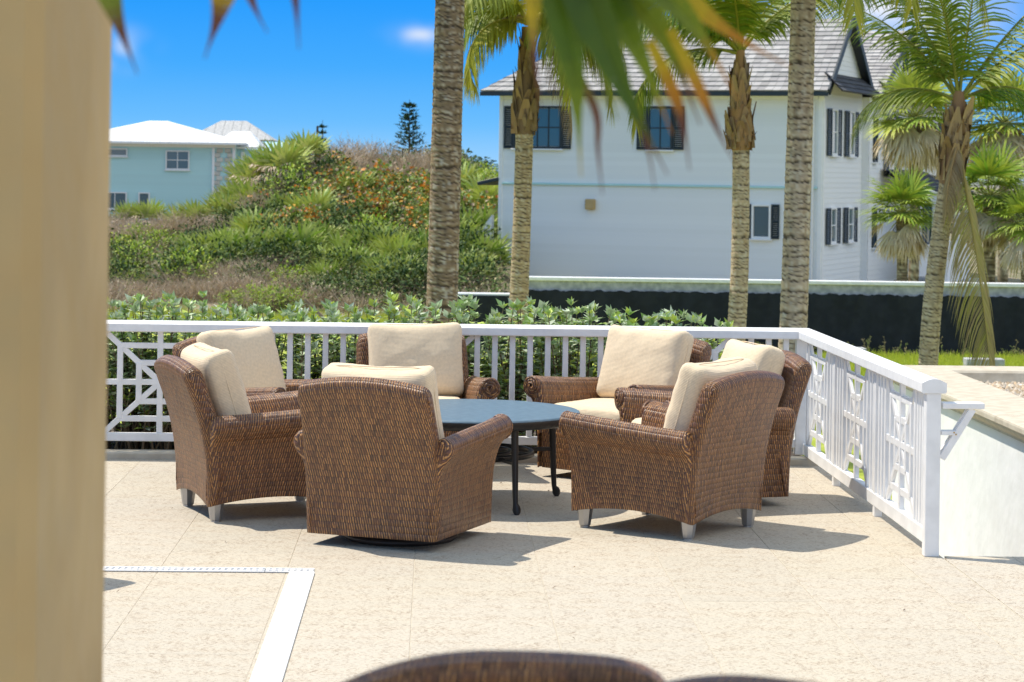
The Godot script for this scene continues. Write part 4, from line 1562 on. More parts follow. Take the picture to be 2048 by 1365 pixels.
	bt = MB.new()
	bt.c = Color(0.30, 0.17, 0.085)
	bt.tube(curve([Vector3(0.24, 3.95, 0), Vector3(0.28, 4.15, 0), Vector3(0.34, 4.5, 0), Vector3(0.37, 4.9, 0), Vector3(0.38, 5.3, 0)], 12), [0.13, 0.165, 0.175, 0.175, 0.165, 0.15, 0.14, 0.13, 0.12, 0.11, 0.09, 0.07], 14)
	boots(bt, Vector3(0.26, 4.0, 0), Vector3(0.37, 4.9, 0), 0.15, 40)
	part("leaf_bases", bt, M.leaf_matte, t)
	ctr = Vector3(0.38, 5.15, 0)
	fr = [[3.05, 1.16, 0.55, 2.9], [3.45, 0.98, 0.85, 2.7], [3.9, 1.42, 0.25, 2.9], [5.6, 1.43, 0.25, 2.9], [2.45, 1.36, 0.45, 2.8], [0.02, 1.02, 0.55, 3.1], [0.25, 0.84, 0.9, 2.8], [4.7, 1.15, 0.8, 2.6], [5.9, 0.5, 1.6, 1.9], [3.3, 0.45, 1.7, 1.8]]
	for q in fr:
		var mb := MB.new()
		frond(mb, ctr, q[0], q[1], q[3], q[2], 0.62, 0.70, G.lerp(Y, rf(0.0, 0.3)), Y, 0.0, 54)
		part("frond", mb, M.leaf, t)
	dd = MB.new()
	frond(dd, Vector3(0.36, 4.5, 0.14), 1.02, -1.30, 3.4, 0.12, 0.75, 1.25, Color(0.30, 0.30, 0.03), Color(0.50, 0.40, 0.26), 0.55, 74, 0.25)
	part("dead_frond", dd, M.leaf_matte, t)
	dd = MB.new()
	frond(dd, Vector3(0.36, 4.6, 0.12), 2.2, -1.0, 1.1, 0.5, 0.4, 1.4, Color(0.3, 0.22, 0.11), Color(0.36, 0.27, 0.15), 0.9, 30)
	part("dead_frond", dd, M.leaf_matte, t)


# ------------------------------------------------------------------ leaves of a fan palm close to the viewer
func near_leaflet(parent: Node, pts: Array, w: float, base: Color, mid: Color, tip: Color, turn: float, mid_at := 0.7) -> void:
	var path := curve(pts, 22)
	var wid := []
	for i in 22:
		var t := i / 21.0
		wid.append(w * (0.55 + 0.45 * sin(PI * clampf(t * 0.75 + 0.12, 0, 1))) * (1.0 - pow(smooth01(0.35, 1.0, t), 0.8)) + 0.0012)
	var mb := MB.new()
	var face := Vector3(sin(turn), 0.25, cos(turn)).normalized()
	for i in 21:
		var t := i / 20.0
		var c := base.lerp(mid, smooth01(mid_at - 0.35, mid_at, t)).lerp(tip, smooth01(mid_at, minf(mid_at + 0.22, 1.0), t))
		mb.c = c * rf(0.94, 1.06)
		mb.blade([path[i], path[i + 1]], [wid[i], wid[i + 1]], face, 0.22)
	part("leaflet", mb, M.near_leaf, parent)

func near_leaves() -> void:
	var G := Color(0.092, 0.165, 0.009)
	var G2 := Color(0.21, 0.275, 0.013)
	var Y := Color(0.55, 0.40, 0.015)
	var O := Color(0.48, 0.20, 0.012)
	var B := Color(0.17, 0.065, 0.035)
	rng.seed = 301
	var t := thing("fan_palm_leaf", "big blurred green fan leaf with yellow and brown tips hanging close by at the top", "palm leaf", Vector3(0.04, 2.23, -2.3))
	# each leaflet: four points from the hub to the tip, width, colours from base to tip
	var L := [
		[Vector3(-0.014, -0.001, 0.000), Vector3(-0.020, -0.098, 0.017), Vector3(-0.021, -0.163, 0.033), Vector3(-0.013, -0.235, 0.050), 0.026, G2, Y, B, 0.60],
		[Vector3(-0.011, -0.001, 0.000), Vector3(0.005, -0.106, 0.003), Vector3(0.021, -0.196, 0.007), Vector3(0.029, -0.302, 0.010), 0.052, G, G2, Y, 0.88],
		[Vector3(-0.009, -0.001, 0.000), Vector3(0.015, -0.095, -0.010), Vector3(0.042, -0.169, -0.020), Vector3(0.066, -0.244, -0.030), 0.050, G, G2, G2, 0.90],
		[Vector3(-0.009, -0.001, 0.000), Vector3(0.030, -0.117, 0.013), Vector3(0.068, -0.211, 0.027), Vector3(0.113, -0.299, 0.040), 0.056, G, G, B, 0.78],
		[Vector3(-0.006, -0.001, 0.000), Vector3(0.045, -0.105, 0.000), Vector3(0.086, -0.180, 0.000), Vector3(0.120, -0.259, 0.000), 0.052, G, G2, O, 0.82],
		[Vector3(-0.006, -0.001, 0.000), Vector3(0.061, -0.094, -0.013), Vector3(0.113, -0.163, -0.027), Vector3(0.151, -0.248, -0.040), 0.052, G, G2, B, 0.72],
		[Vector3(-0.004, -0.001, 0.000), Vector3(0.075, -0.091, 0.010), Vector3(0.134, -0.145, 0.020), Vector3(0.182, -0.224, 0.030), 0.050, G, G2, O, 0.72],
		[Vector3(-0.001, -0.001, 0.000), Vector3(0.095, -0.094, -0.003), Vector3(0.167, -0.151, -0.007), Vector3(0.240, -0.190, -0.010), 0.052, G2, Y, O, 0.62],
		[Vector3(-0.006, -0.001, 0.000), Vector3(0.020, -0.064, -0.017), Vector3(0.047, -0.113, -0.033), Vector3(0.068, -0.167, -0.050), 0.052, G, G, G2, 0.90],
		[Vector3(-0.004, -0.001, 0.000), Vector3(0.055, -0.071, 0.007), Vector3(0.100, -0.116, 0.013), Vector3(0.140, -0.170, 0.020), 0.052, G, G, G2, 0.90],
		[Vector3(-0.001, -0.001, 0.000), Vector3(0.085, -0.059, -0.007), Vector3(0.146, -0.093, -0.013), Vector3(0.198, -0.127, -0.020), 0.052, G, G2, Y, 0.80],
		[Vector3(0.036, -0.155, 0.000), Vector3(0.071, -0.216, 0.017), Vector3(0.091, -0.265, 0.033), Vector3(0.100, -0.314, 0.050), 0.011, O, B, B, 0.40],
		[Vector3(0.096, -0.165, 0.000), Vector3(0.122, -0.219, 0.003), Vector3(0.131, -0.254, 0.007), Vector3(0.137, -0.294, 0.010), 0.015, Y, O, B, 0.45],
		[Vector3(0.011, -0.176, 0.000), Vector3(0.042, -0.235, -0.010), Vector3(0.046, -0.275, -0.020), Vector3(0.052, -0.320, -0.030), 0.010, G2, B, B, 0.45],
		[Vector3(0.116, -0.154, 0.000), Vector3(0.141, -0.205, 0.013), Vector3(0.165, -0.259, 0.027), Vector3(0.181, -0.289, 0.040), 0.014, Y, O, B, 0.50],
	]
	for q in L:
		near_leaflet(t, [q[0], q[1], q[2], q[3]], q[4] * 0.84, q[5], q[6], q[7], rf(-0.5, 0.5), q[8])
	var hub: Vector3 = L[1][0]
	var st := MB.new()
	st.c = Color(0.20, 0.22, 0.03)
	st.tube([hub + Vector3(-0.30, 0.75, -0.1), hub + Vector3(-0.10, 0.34, -0.03), hub], [0.014, 0.012, 0.010], 8)
	part("leaf_stalk", st, M.leaf_matte, t)
	rng.seed = 302
	t = thing("fan_palm_leaf", "blurred fan leaf whose brown pointed tips dip into the sky at the upper left", "palm leaf", Vector3(-0.30, 2.22, -2.3))
	L = [
		[Vector3(-0.109, 0.008, 0.000), Vector3(-0.110, -0.074, 0.017), Vector3(-0.094, -0.134, 0.033), Vector3(-0.068, -0.198, 0.050), 0.028, G2, G2, B, 0.60],
		[Vector3(-0.001, 0.009, 0.000), Vector3(0.010, -0.071, 0.003), Vector3(0.007, -0.126, 0.007), Vector3(-0.008, -0.180, 0.010), 0.036, G, Y, B, 0.60],
		[Vector3(0.009, 0.009, 0.000), Vector3(0.024, -0.069, -0.010), Vector3(0.032, -0.114, -0.020), Vector3(0.050, -0.151, -0.030), 0.026, G2, Y, B, 0.60],
		[Vector3(0.019, 0.010, 0.000), Vector3(0.076, -0.066, 0.013), Vector3(0.084, -0.117, 0.027), Vector3(0.089, -0.171, 0.040), 0.019, Y, B, B, 0.60],
		[Vector3(-0.051, 0.009, 0.000), Vector3(-0.065, -0.047, 0.000), Vector3(-0.075, -0.082, 0.000), Vector3(-0.080, -0.112, 0.000), 0.035, G, G2, B, 0.80],
		[Vector3(0.014, 0.010, 0.000), Vector3(0.043, -0.034, -0.013), Vector3(0.055, -0.062, -0.027), Vector3(0.061, -0.096, -0.040), 0.035, G, G2, B, 0.80],
	]
	for q in L:
		near_leaflet(t, [q[0], q[1], q[2], q[3]], q[4] * 1.55, q[5], q[6], q[7], rf(-0.5, 0.5), q[8])
	hub = L[1][0]
	st = MB.new()
	st.c = Color(0.20, 0.22, 0.03)
	st.tube([hub + Vector3(-0.15, 0.7, -0.1), hub + Vector3(-0.04, 0.3, -0.03), hub], [0.014, 0.012, 0.010], 8)
	for k in [0, 2, 3]:
		st.tube([hub, L[k][0]], [0.009, 0.006], 6)
	part("leaf_stalk", st, M.leaf_matte, t)


# ------------------------------------------------------------------ plants on the dune
func dune_plants() -> void:
	var protos := {}
	var at := {}
	# what grows where: kind, x, depth, size
	var spots := [
		["palmetto", -8.6, 72.5, 1.75], ["palmetto", -9.4, 73.5, 1.4], ["palmetto", -7.9, 73.0, 1.5], ["palmetto", -10.3, 75.0, 1.25], ["palmetto", -9.0, 71.0, 1.1],
		["palmetto", -5.4, 74.0, 1.6], ["palmetto", -4.6, 75.0, 1.7], ["palmetto", -5.0, 71.5, 1.5], ["palmetto", -3.9, 73.5, 1.45], ["palmetto", -6.0, 72.0, 1.2], ["palmetto", -4.2, 70.5, 1.3], ["palmetto", -5.6, 69.5, 1.1],
		["palmetto", -1.3, 80.0, 1.7], ["palmetto", -1.9, 76.0, 1.5], ["palmetto", -1.0, 86.0, 1.9], ["palmetto", -2.0, 88.0, 1.6], ["palmetto", -0.8, 74.0, 1.5], ["palmetto", -1.3, 70.0, 1.4],
		["shaggy_palmetto", -12.9, 90.0, 1.5], ["shaggy_palmetto", -12.0, 88.0, 1.5], ["shaggy_palmetto", -11.2, 91.0, 1.6], ["shaggy_palmetto", -9.6, 90.0, 2.0], ["shaggy_palmetto", -8.9, 88.5, 1.9], ["shaggy_palmetto", -10.3, 89.0, 1.8], ["shaggy_palmetto", -14.3, 91.0, 1.25], ["shaggy_palmetto", -15.2, 92.0, 1.3], ["shaggy_palmetto", -8.2, 91.0, 1.7],
		["flowering_bush", -6.9, 82.0, 1.5], ["flowering_bush", -6.2, 83.5, 1.6], ["flowering_bush", -5.3, 84.0, 1.5], ["flowering_bush", -4.5, 85.0, 1.7], ["flowering_bush", -3.7, 84.0, 1.5], ["flowering_bush", -3.0, 86.5, 1.6], ["flowering_bush", -7.4, 79.0, 1.3], ["flowering_bush", -6.6, 78.0, 1.3], ["flowering_bush", -3.0, 78.5, 1.4], ["flowering_bush", -2.5, 82.0, 1.4], ["flowering_bush", -2.3, 76.5, 1.2], ["flowering_bush", -7.8, 82.5, 1.2],
		["dark_bush", -4.5, 65.5, 1.2], ["dark_bush", -3.7, 66.0, 1.5], ["dark_bush", -3.0, 66.5, 1.7], ["dark_bush", -2.2, 66.0, 1.6], ["dark_bush", -1.5, 67.0, 1.7], ["dark_bush", -3.4, 68.0, 1.5], ["dark_bush", -2.5, 69.0, 1.7], ["dark_bush", -1.6, 70.5, 1.8], ["dark_bush", -0.9, 68.0, 1.6], ["dark_bush", -4.9, 66.8, 1.0], ["dark_bush", -1.9, 73.0, 1.4], ["dark_bush", -13.3, 77.5, 1.4], ["dark_bush", -12.6, 76.5, 1.1],
		["leafy_bush", -11.7, 70.5, 1.15], ["leafy_bush", -11.2, 69.5, 0.8], ["leafy_bush", -7.2, 64.0, 0.9], ["leafy_bush", -6.6, 63.6, 1.0], ["leafy_bush", -6.1, 63.9, 0.8], ["leafy_bush", -7.8, 64.3, 0.7], ["leafy_bush", -5.0, 101.0, 1.5], ["leafy_bush", -4.7, 99.0, 1.2], ["leafy_bush", -13.6, 79.0, 1.3], ["leafy_bush", -12.2, 80.0, 1.0], ["leafy_bush", -10.0, 78.0, 0.9], ["leafy_bush", -2.4, 95.0, 1.5], ["leafy_bush", -1.4, 97.0, 1.6], ["leafy_bush", -0.6, 92.0, 1.6], ["leafy_bush", -9.3, 68.0, 0.6], ["leafy_bush", -2.0, 92.0, 1.3],
		["dry_bush", -9.6, 67.5, 1.0], ["dry_bush", -8.9, 68.0, 1.1], ["dry_bush", -8.2, 67.8, 1.1], ["dry_bush", -7.6, 68.5, 1.0], ["dry_bush", -10.3, 68.3, 1.0], ["dry_bush", -7.0, 67.5, 1.0], ["dry_bush", -8.6, 66.0, 0.85], ["dry_bush", -9.3, 66.2, 0.9], ["dry_bush", -7.9, 66.3, 0.9], ["dry_bush", -10.9, 66.5, 0.9], ["dry_bush", -10.1, 66.0, 0.8], ["dry_bush", -7.2, 65.8, 0.8], ["dry_bush", -6.4, 66.5, 0.9], ["dry_bush", -11.4, 67.0, 0.9],
		["dry_bush", -7.4, 98.0, 1.7], ["dry_bush", -8.1, 97.0, 1.6], ["dry_bush", -6.8, 99.0, 1.8], ["dry_bush", -7.9, 93.0, 1.6], ["dry_bush", -7.1, 92.0, 1.6], ["dry_bush", -6.3, 93.0, 1.6], ["dry_bush", -5.6, 94.0, 1.5], ["dry_bush", -4.7, 93.0, 1.5], ["dry_bush", -3.8, 94.0, 1.6], ["dry_bush", -3.0, 96.0, 1.6], ["dry_bush", -8.6, 95.0, 1.5], ["dry_bush", -6.0, 101.0, 1.6], ["dry_bush", -3.6, 101.0, 1.5], ["dry_bush", -2.6, 103.0, 1.5], ["dry_bush", -6.6, 88.5, 1.3], ["dry_bush", -5.6, 89.0, 1.3],
		["dry_bush", -14.0, 84.0, 1.5], ["dry_bush", -13.2, 83.0, 1.5], ["dry_bush", -12.3, 83.5, 1.5], ["dry_bush", -11.4, 84.0, 1.5], ["dry_bush", -10.6, 83.0, 1.4], ["dry_bush", -14.8, 86.0, 1.5], ["dry_bush", -15.6, 88.0, 1.6], ["dry_bush", -9.6, 82.0, 1.2], ["dry_bush", -8.6, 80.5, 1.1], ["dry_bush", -13.4, 86.5, 1.4], ["dry_bush", -10.6, 86.0, 1.5], ["dry_bush", -9.0, 84.5, 1.4], ["dry_bush", -8.2, 85.5, 1.4],
	]
	# more of each kind, set among those named above
	rng.seed = 70
	for q in [["palmetto", 20, -10.5, -0.8, 68.0, 84.0, 1.1, 1.7], ["leafy_bush", 12, -13.5, -0.8, 67.0, 98.0, 1.0, 1.8], ["flowering_bush", 14, -8.4, -1.2, 76.0, 92.0, 1.2, 1.8], ["dark_bush", 90, -15.0, -0.9, 66.0, 100.0, 0.9, 1.7], ["shaggy_palmetto", 8, -11.0, -7.5, 84.0, 94.0, 1.4, 1.9]]:
		for i in q[1]:
			var dd := rf(q[4], q[5])
			var xx := rf(q[2], q[3]) * (dd / 78.0 if q[0] != "shaggy_palmetto" else 1.0)
			if xx > -0.8: continue
			spots.append([q[0], xx, dd, rf(q[6], q[7])])
	var labels := {
		"palmetto": "green saw palmetto with fan leaves on the dune, %s from the left",
		"shaggy_palmetto": "shaggy tan and green palmetto below the blue house, %s from the left",
		"flowering_bush": "bush with orange and green leaves on the dune, %s from the left",
		"dark_bush": "dense dark green thickets among the dune plants",
		"leafy_bush": "bright yellow green leafy bush on the dune, %s from the left",
		"dry_bush": "dry grey brown leafless brush on the dune",
	}
	for k in labels:
		rng.seed = hash(k)
		var t := thing(k, labels[k], "shrub", Vector3.ZERO, 0.0, {"palmetto": "green palmettos on the dune", "shaggy_palmetto": "shaggy palmettos near the blue house", "flowering_bush": "bushes with orange leaves on the dune", "dark_bush": "dark bushes at the foot of the dune", "leafy_bush": "bright leafy bushes on the dune", "dry_bush": "dry bushes on the dune"}[k])
		t.set_meta("stem", k)
		var mb := MB.new()
		var tw := MB.new()
		match k:
			"palmetto", "shaggy_palmetto":
				var shag: bool = k == "shaggy_palmetto"
				for i in (9 if shag else 22):
					var az := i * 2.39996
					var el := lerpf(1.35, 0.0, float(i) / 22)
					if shag: el = lerpf(1.4, 0.35, float(i) / 22)
					var d := Vector3(cos(az) * cos(el), sin(el), sin(az) * cos(el))
					var b := Vector3(cos(az) * 0.08, 0.35 if shag else 0.0, sin(az) * 0.08)
					var e := b + d * rf(0.3, 0.5)
					mb.c = Color(0.2, 0.2, 0.06)
					mb.tube([b, e], [0.012, 0.008], 3, false)
					fan(mb, e, (d + Vector3(0, -0.1, 0)).normalized(), Vector3(-d.x * 0.7, 0.8, -d.z * 0.7).normalized() if el > 0.8 else Vector3.UP, rf(0.46, 0.66), 13, 2.9, rf(0.05, 0.28), Color(0.20, 0.34, 0.03).lerp(Color(0.46, 0.52, 0.09), rf(0, 1)), Color(0.60, 0.60, 0.26), 0.2)
				for i in (64 if shag else 7):
					var az := rf(0, TAU)
					var d := Vector3(cos(az), rf(-0.6, 0.4), sin(az)).normalized()
					var b := Vector3(cos(az) * 0.35, rf(0.25, 0.75), sin(az) * 0.35) if shag else Vector3(cos(az) * 0.25, 0.2, sin(az) * 0.25)
					fan(tw, b, d, Vector3(d.x, 0.5, d.z).normalized(), rf(0.30, 0.48), 9, 1.6, 0.7, Color(0.42, 0.31, 0.20), Color(0.66, 0.55, 0.41), 0.4)
				part("crown", mb, M.leaf, t)
				part("dead_fronds", tw, M.leaf_matte, t)
			"dry_bush":
				twigs(mb, Vector3.ZERO, Vector3(0.75, 0.85, 0.6), 210, 0.016, Color(0.34, 0.25, 0.155), Color(0.70, 0.57, 0.41))
				leaf_ball(mb, Vector3(0, 0.4, 0), Vector3(0.55, 0.45, 0.5), 170, 0.07, 0.03, [Color(0.50, 0.37, 0.26), Color(0.38, 0.27, 0.18), Color(0.62, 0.50, 0.38), Color(0.26, 0.28, 0.09)], 61)
				part("branches", mb, M.leaf_matte, t)
			_:
				var cols: Array = {"flowering_bush": [Color(0.17, 0.27, 0.04), Color(0.24, 0.34, 0.06), Color(0.70, 0.22, 0.02), Color(0.13, 0.20, 0.03), Color(0.66, 0.36, 0.05), Color(0.42, 0.45, 0.09), Color(0.20, 0.29, 0.06), Color(0.33, 0.25, 0.16)],
					"dark_bush": [Color(0.022, 0.060, 0.010), Color(0.04, 0.09, 0.013), Color(0.07, 0.13, 0.02), Color(0.17, 0.21, 0.04)],
					"leafy_bush": [Color(0.22, 0.36, 0.02), Color(0.34, 0.47, 0.03), Color(0.44, 0.50, 0.05), Color(0.14, 0.25, 0.02)]}[k]
				leaf_ball(mb, Vector3(0, 0.42, 0), Vector3(0.62, 0.50, 0.55), 620, 0.085 if k != "flowering_bush" else 0.10, 0.045 if k != "flowering_bush" else 0.085, cols, 62 + k.length(), 0.4)
				twigs(tw, Vector3.ZERO, Vector3(0.5, 0.6, 0.5), 30, 0.02, Color(0.12, 0.085, 0.06), Color(0.2, 0.16, 0.11))
				tag(part("foliage", mb, M.leaf, t), "", "", "", "stuff")
				part("branches", tw, M.leaf_matte, t)
		protos[k] = t
		at[k] = 0
	rng.seed = 71
	# what reads as one tangle is one object
	var mass := {"dry_bush": [], "dark_bush": []}
	var across := {}
	for s in spots:
		if not across.has(s[0]): across[s[0]] = []
		across[s[0]].append(s[1] / s[2])
	for k in across: across[k].sort()
	for s in spots:
		var p := Vector3(s[1], dune_h(s[1], s[2]) - 0.06, -s[2])
		if s[0] in mass:
			mass[s[0]].append(Transform3D(Basis(Vector3.UP, rf(0, TAU)).scaled(Vector3.ONE * s[3] * rf(0.9, 1.1)), p))
			continue
		if at[s[0]] == 0:
			protos[s[0]].position = p
			protos[s[0]].scale = Vector3.ONE * s[3]
			protos[s[0]].set_meta("label", labels[s[0]] % ordinal(across[s[0]].find(s[1] / s[2])))
		else:
			copy(protos[s[0]], p, rf(0, TAU), s[3] * rf(0.9, 1.1), labels[s[0]] % ordinal(across[s[0]].find(s[1] / s[2])))
		at[s[0]] += 1
	for k in mass:
		var mm := MultiMesh.new()
		mm.transform_format = MultiMesh.TRANSFORM_3D
		var joined := MB.new()
		for c in protos[k].get_children():
			var a = c.mesh.surface_get_arrays(0)
			var o := joined.v.size()
			joined.v.append_array(a[Mesh.ARRAY_VERTEX]); joined.n.append_array(a[Mesh.ARRAY_NORMAL]); joined.uv.append_array(a[Mesh.ARRAY_TEX_UV]); joined.col.append_array(a[Mesh.ARRAY_COLOR])
			for i in a[Mesh.ARRAY_INDEX]: joined.idx.append(o + i)
		protos[k].free()
		mm.mesh = joined.mesh()
		mm.instance_count = mass[k].size()
		for i in mass[k].size():
			mm.set_instance_transform(i, mass[k][i])
		var g := MultiMeshInstance3D.new()
		if k == "dark_bush":
			# the same growth far off, along the horizon
			var far := MultiMesh.new()
			far.transform_format = MultiMesh.TRANSFORM_3D
			far.mesh = mm.mesh
			far.instance_count = 420
			for i in 420:
				var d := rf(170.0, 330.0)
				var x := rf(-0.55, 0.55) * d
				far.set_instance_transform(i, Transform3D(Basis(Vector3.UP, rf(0, TAU)).scaled(Vector3(rf(4.0, 8.0), rf(2.4, 3.4), rf(4.0, 8.0))), Vector3(x, dune_h(x, d) - 0.3, -d)))
			var fg := MultiMeshInstance3D.new()
			fg.name = "far_woods"
			fg.multimesh = far
			fg.material_override = M.leaf_matte
			add_child(fg)
			tag(fg, "low green woods along the horizon behind the houses", "woods", "", "stuff")
		g.name = {"dry_bush": "dry_brush", "dark_bush": "dark_thicket"}[k]
		g.multimesh = mm
		g.material_override = M.leaf_matte
		add_child(g)
		tag(g, labels[k], "brush", "", "stuff")
	# the low tangle that covers the dune between them
	var kinds := []
	for v in 4:
		rng.seed = 80 + v
		var mb := MB.new()
		if v < 2:
			twigs(mb, Vector3.ZERO, Vector3(0.7, 0.5, 0.7), 70, 0.016, Color(0.32, 0.24, 0.15), Color(0.64, 0.52, 0.37))
			leaf_ball(mb, Vector3(0, 0.2, 0), Vector3(0.6, 0.3, 0.6), 70, 0.07, 0.03, [Color(0.46, 0.35, 0.25), Color(0.30, 0.22, 0.14), Color(0.25, 0.28, 0.08)], 90 + v)
		else:
			leaf_ball(mb, Vector3(0, 0.2, 0), Vector3(0.6, 0.36, 0.6), 190, 0.08, 0.045, [Color(0.10, 0.17, 0.03), Color(0.16, 0.23, 0.045), Color(0.26, 0.29, 0.11), Color(0.40, 0.33, 0.18), Color(0.07, 0.11, 0.03), Color(0.34, 0.27, 0.18)], 90 + v)
		kinds.append(mb.mesh())
	for v in 4:
		rng.seed = 100 + v
		var spots2 := []
		while spots2.size() < (640 if v < 2 else 760):
			var d := rf(63.5, 112.0)
			var x := rf(-20.0, -0.6) if rf(0, 1) < 0.72 else rf(-34.0, -20.0)
			if d < 66.0 and x < -6.2 and v >= 2: continue
			if x < -6.5 and d < 70.0 and v >= 2 and rf(0, 1) < 0.8: continue
			spots2.append(Vector3(x, dune_h(x, d) - 0.05, -d))
		var mm := MultiMesh.new()
		mm.transform_format = MultiMesh.TRANSFORM_3D
		mm.mesh = kinds[v]
		mm.instance_count = spots2.size()
		for i in spots2.size():
			mm.set_instance_transform(i, Transform3D(Basis(Vector3.UP, rf(0, TAU)).scaled(Vector3.ONE * rf(0.7, 1.5)), spots2[i]))
		var g := MultiMeshInstance3D.new()
		g.name = numbered("dune_scrub")
		g.multimesh = mm
		g.material_override = M.leaf_matte
		add_child(g)
		tag(g, ["tangled grey scrub covering the dune", "thin brown brush covering the dune", "low green growth covering the dune", "mixed green ground growth over the dune"][v], "scrub", "", "stuff")

func conifer(label: String, at: Vector3, h: float, w: float, seed_: int, sparse := 1.0) -> void:
	rng.seed = seed_
	var t := thing("island_pine", label, "tree", at)
	var tr := MB.new()
	tr.c = Color(0.07, 0.055, 0.04)
	tr.tube([Vector3.ZERO, Vector3(0.02, h * 0.5, 0), Vector3(0, h, 0)], [0.07, 0.045, 0.012], 6)
	part("trunk", tr, M.bark, t)
	var mb := MB.new()
	var tiers := int(17 * sparse)
	for i in tiers:
		var y := lerpf(0.10, 0.97, (i + rf(-0.2, 0.2)) / tiers) * h
		var L := w * 0.5 * (1.0 - y / h * 0.88) * rf(0.75, 1.15)
		for k in 5:
			if rf(0, 1) > 0.72 + 0.28 * sparse: continue
			var az := k * TAU / 5 + i * 0.9 + rf(-0.25, 0.25)
			var d := Vector3(cos(az), 0.22, sin(az)).normalized()
			mb.c = Color(0.06, 0.05, 0.03)
			var b := Vector3(0, y, 0)
			mb.tube([b, b + d * L * 0.6 + Vector3.DOWN * 0.03, b + d * L + Vector3.UP * 0.05], [0.014, 0.010, 0.004], 3, false)
			for j in 16:
				var p := b + d * L * rf(0.2, 1.0) + Vector3.DOWN * 0.02
				mb.c = Color(0.035, 0.085, 0.035) * rf(0.6, 1.5)
				mb.leaf(p, (d + Vector3(rf(-0.9, 0.9), rf(-0.1, 0.7), rf(-0.9, 0.9))).normalized(), Vector3.UP, rf(0.14, 0.26), 0.085, 0.0)
	part("crown", mb, M.leaf_matte, t)


# ------------------------------------------------------------------ buildings
func window_in(o: Node, c: Vector3, w: float, h: float, across: Vector3, out: Vector3, panes: Array, frame_mat: Material, trim := 0.07) -> Node:
	# frame with panes of dark glass; across and out are the wall's own directions
	var bas := Basis(across, Vector3.UP, across.cross(Vector3.UP))
	var sgn := 1.0 if bas.z.dot(out) > 0 else -1.0
	var mb := MB.new()
	for s in [-1.0, 1.0]:
		mb.box(c + across * s * (w / 2 - trim / 2) + out * 0.05, Vector3(trim, h, 0.08), bas, 0.008)
		mb.box(c + Vector3.UP * s * (h / 2 - trim / 2) + out * 0.048, Vector3(w - trim * 2, trim, 0.075), bas, 0.008)
	var f := part("window", mb, frame_mat, o)
	var nx: int = panes[0]
	var ny: int = panes[1]
	var iw := (w - 2 * trim) / nx
	var ih := (h - 2 * trim) / ny
	for i in nx:
		for j in ny:
			var g := MB.new()
			var gc := c + across * (-w / 2 + trim + iw * (i + 0.5)) + Vector3.UP * (-h / 2 + trim + ih * (j + 0.5)) + out * 0.034
			g.box(gc, Vector3(iw - 0.035, ih - 0.035, 0.012), bas)
			part("pane", g, M.glass, f)
	for i in range(1, nx):
		var m := MB.new()
		m.box(c + across * (-w / 2 + trim + iw * i) + out * 0.04, Vector3(0.04, h - 2 * trim, 0.05), bas, 0.005)
		part("muntin", m, frame_mat, f)
	for j in range(1, ny):
		var m := MB.new()
		m.box(c + Vector3.UP * (-h / 2 + trim + ih * j) + out * 0.038, Vector3(w - 2 * trim, 0.04, 0.045), bas, 0.005)
		part("muntin", m, frame_mat, f)
	var sl := MB.new()
	sl.box(c + Vector3.DOWN * (h / 2 + 0.03) + out * 0.07, Vector3(w + 0.12, 0.06, 0.13), bas, 0.01)
	part("sill", sl, M.white, f)
	return f

func shutter(o: Node, c: Vector3, w: float, h: float, across: Vector3, out: Vector3) -> void:
	var bas := Basis(across, Vector3.UP, across.cross(Vector3.UP))
	var mb := MB.new()
	for s in [-1.0, 1.0]:
		mb.box(c + across * s * (w / 2 - 0.025) + out * 0.05, Vector3(0.05, h, 0.04), bas, 0.005)
		mb.box(c + Vector3.UP * s * (h / 2 - 0.03) + out * 0.049, Vector3(w - 0.1, 0.06, 0.036), bas, 0.005)
	mb.box(c + out * 0.0495, Vector3(w - 0.1, 0.06, 0.036), bas, 0.005)
	var n := int(h / 0.07)
	for i in n:
		mb.box(c + Vector3.UP * (-h / 2 + 0.05 + (h - 0.1) * (i + 0.5) / n) + out * 0.045, Vector3(w - 0.1, 0.05, 0.012), bas * Basis(Vector3.RIGHT, 0.5))
	part("shutter", mb, M.shutter, o)

func siding(o: Node, a: Vector3, b: Vector3, y0: float, y1: float, out: Vector3, c: Color, course := 0.15, gable := false, apex := 0.5) -> void:
	# lapped boards, each course a thin wedge proud at its lower edge
	var mb := MB.new()
	var n := int(ceil((y1 - y0) / course))
	for i in n:
		var u0 := y0 + i * course
		var u1 := minf(u0 + course, y1)
		var a0 := a; var b0 := b; var a1 := a; var b1 := b
		if gable:
			var t0 := (u0 - y0) / (y1 - y0)
			var t1 := (u1 - y0) / (y1 - y0)
			var m := a.lerp(b, apex)
			a0 = a.lerp(m, t0); b0 = b.lerp(m, t0); a1 = a.lerp(m, t1); b1 = b.lerp(m, t1)
		mb.c = c * rf(0.975, 1.02)
		var lo := out * (0.008 if out.z > 0.9 else 0.016)
		var hi := out * 0.003
		mb.quad(a0 + Vector3.UP * u0 + lo, b0 + Vector3.UP * u0 + lo, b1 + Vector3.UP * u1 + hi, a1 + Vector3.UP * u1 + hi, out)
		mb.quad(a0 + Vector3.UP * u0 + lo, b0 + Vector3.UP * u0 + lo, b0 + Vector3.UP * u0, a0 + Vector3.UP * u0, Vector3.DOWN)
	tag(part("siding", mb, M.siding, o), "", "", "", "stuff")

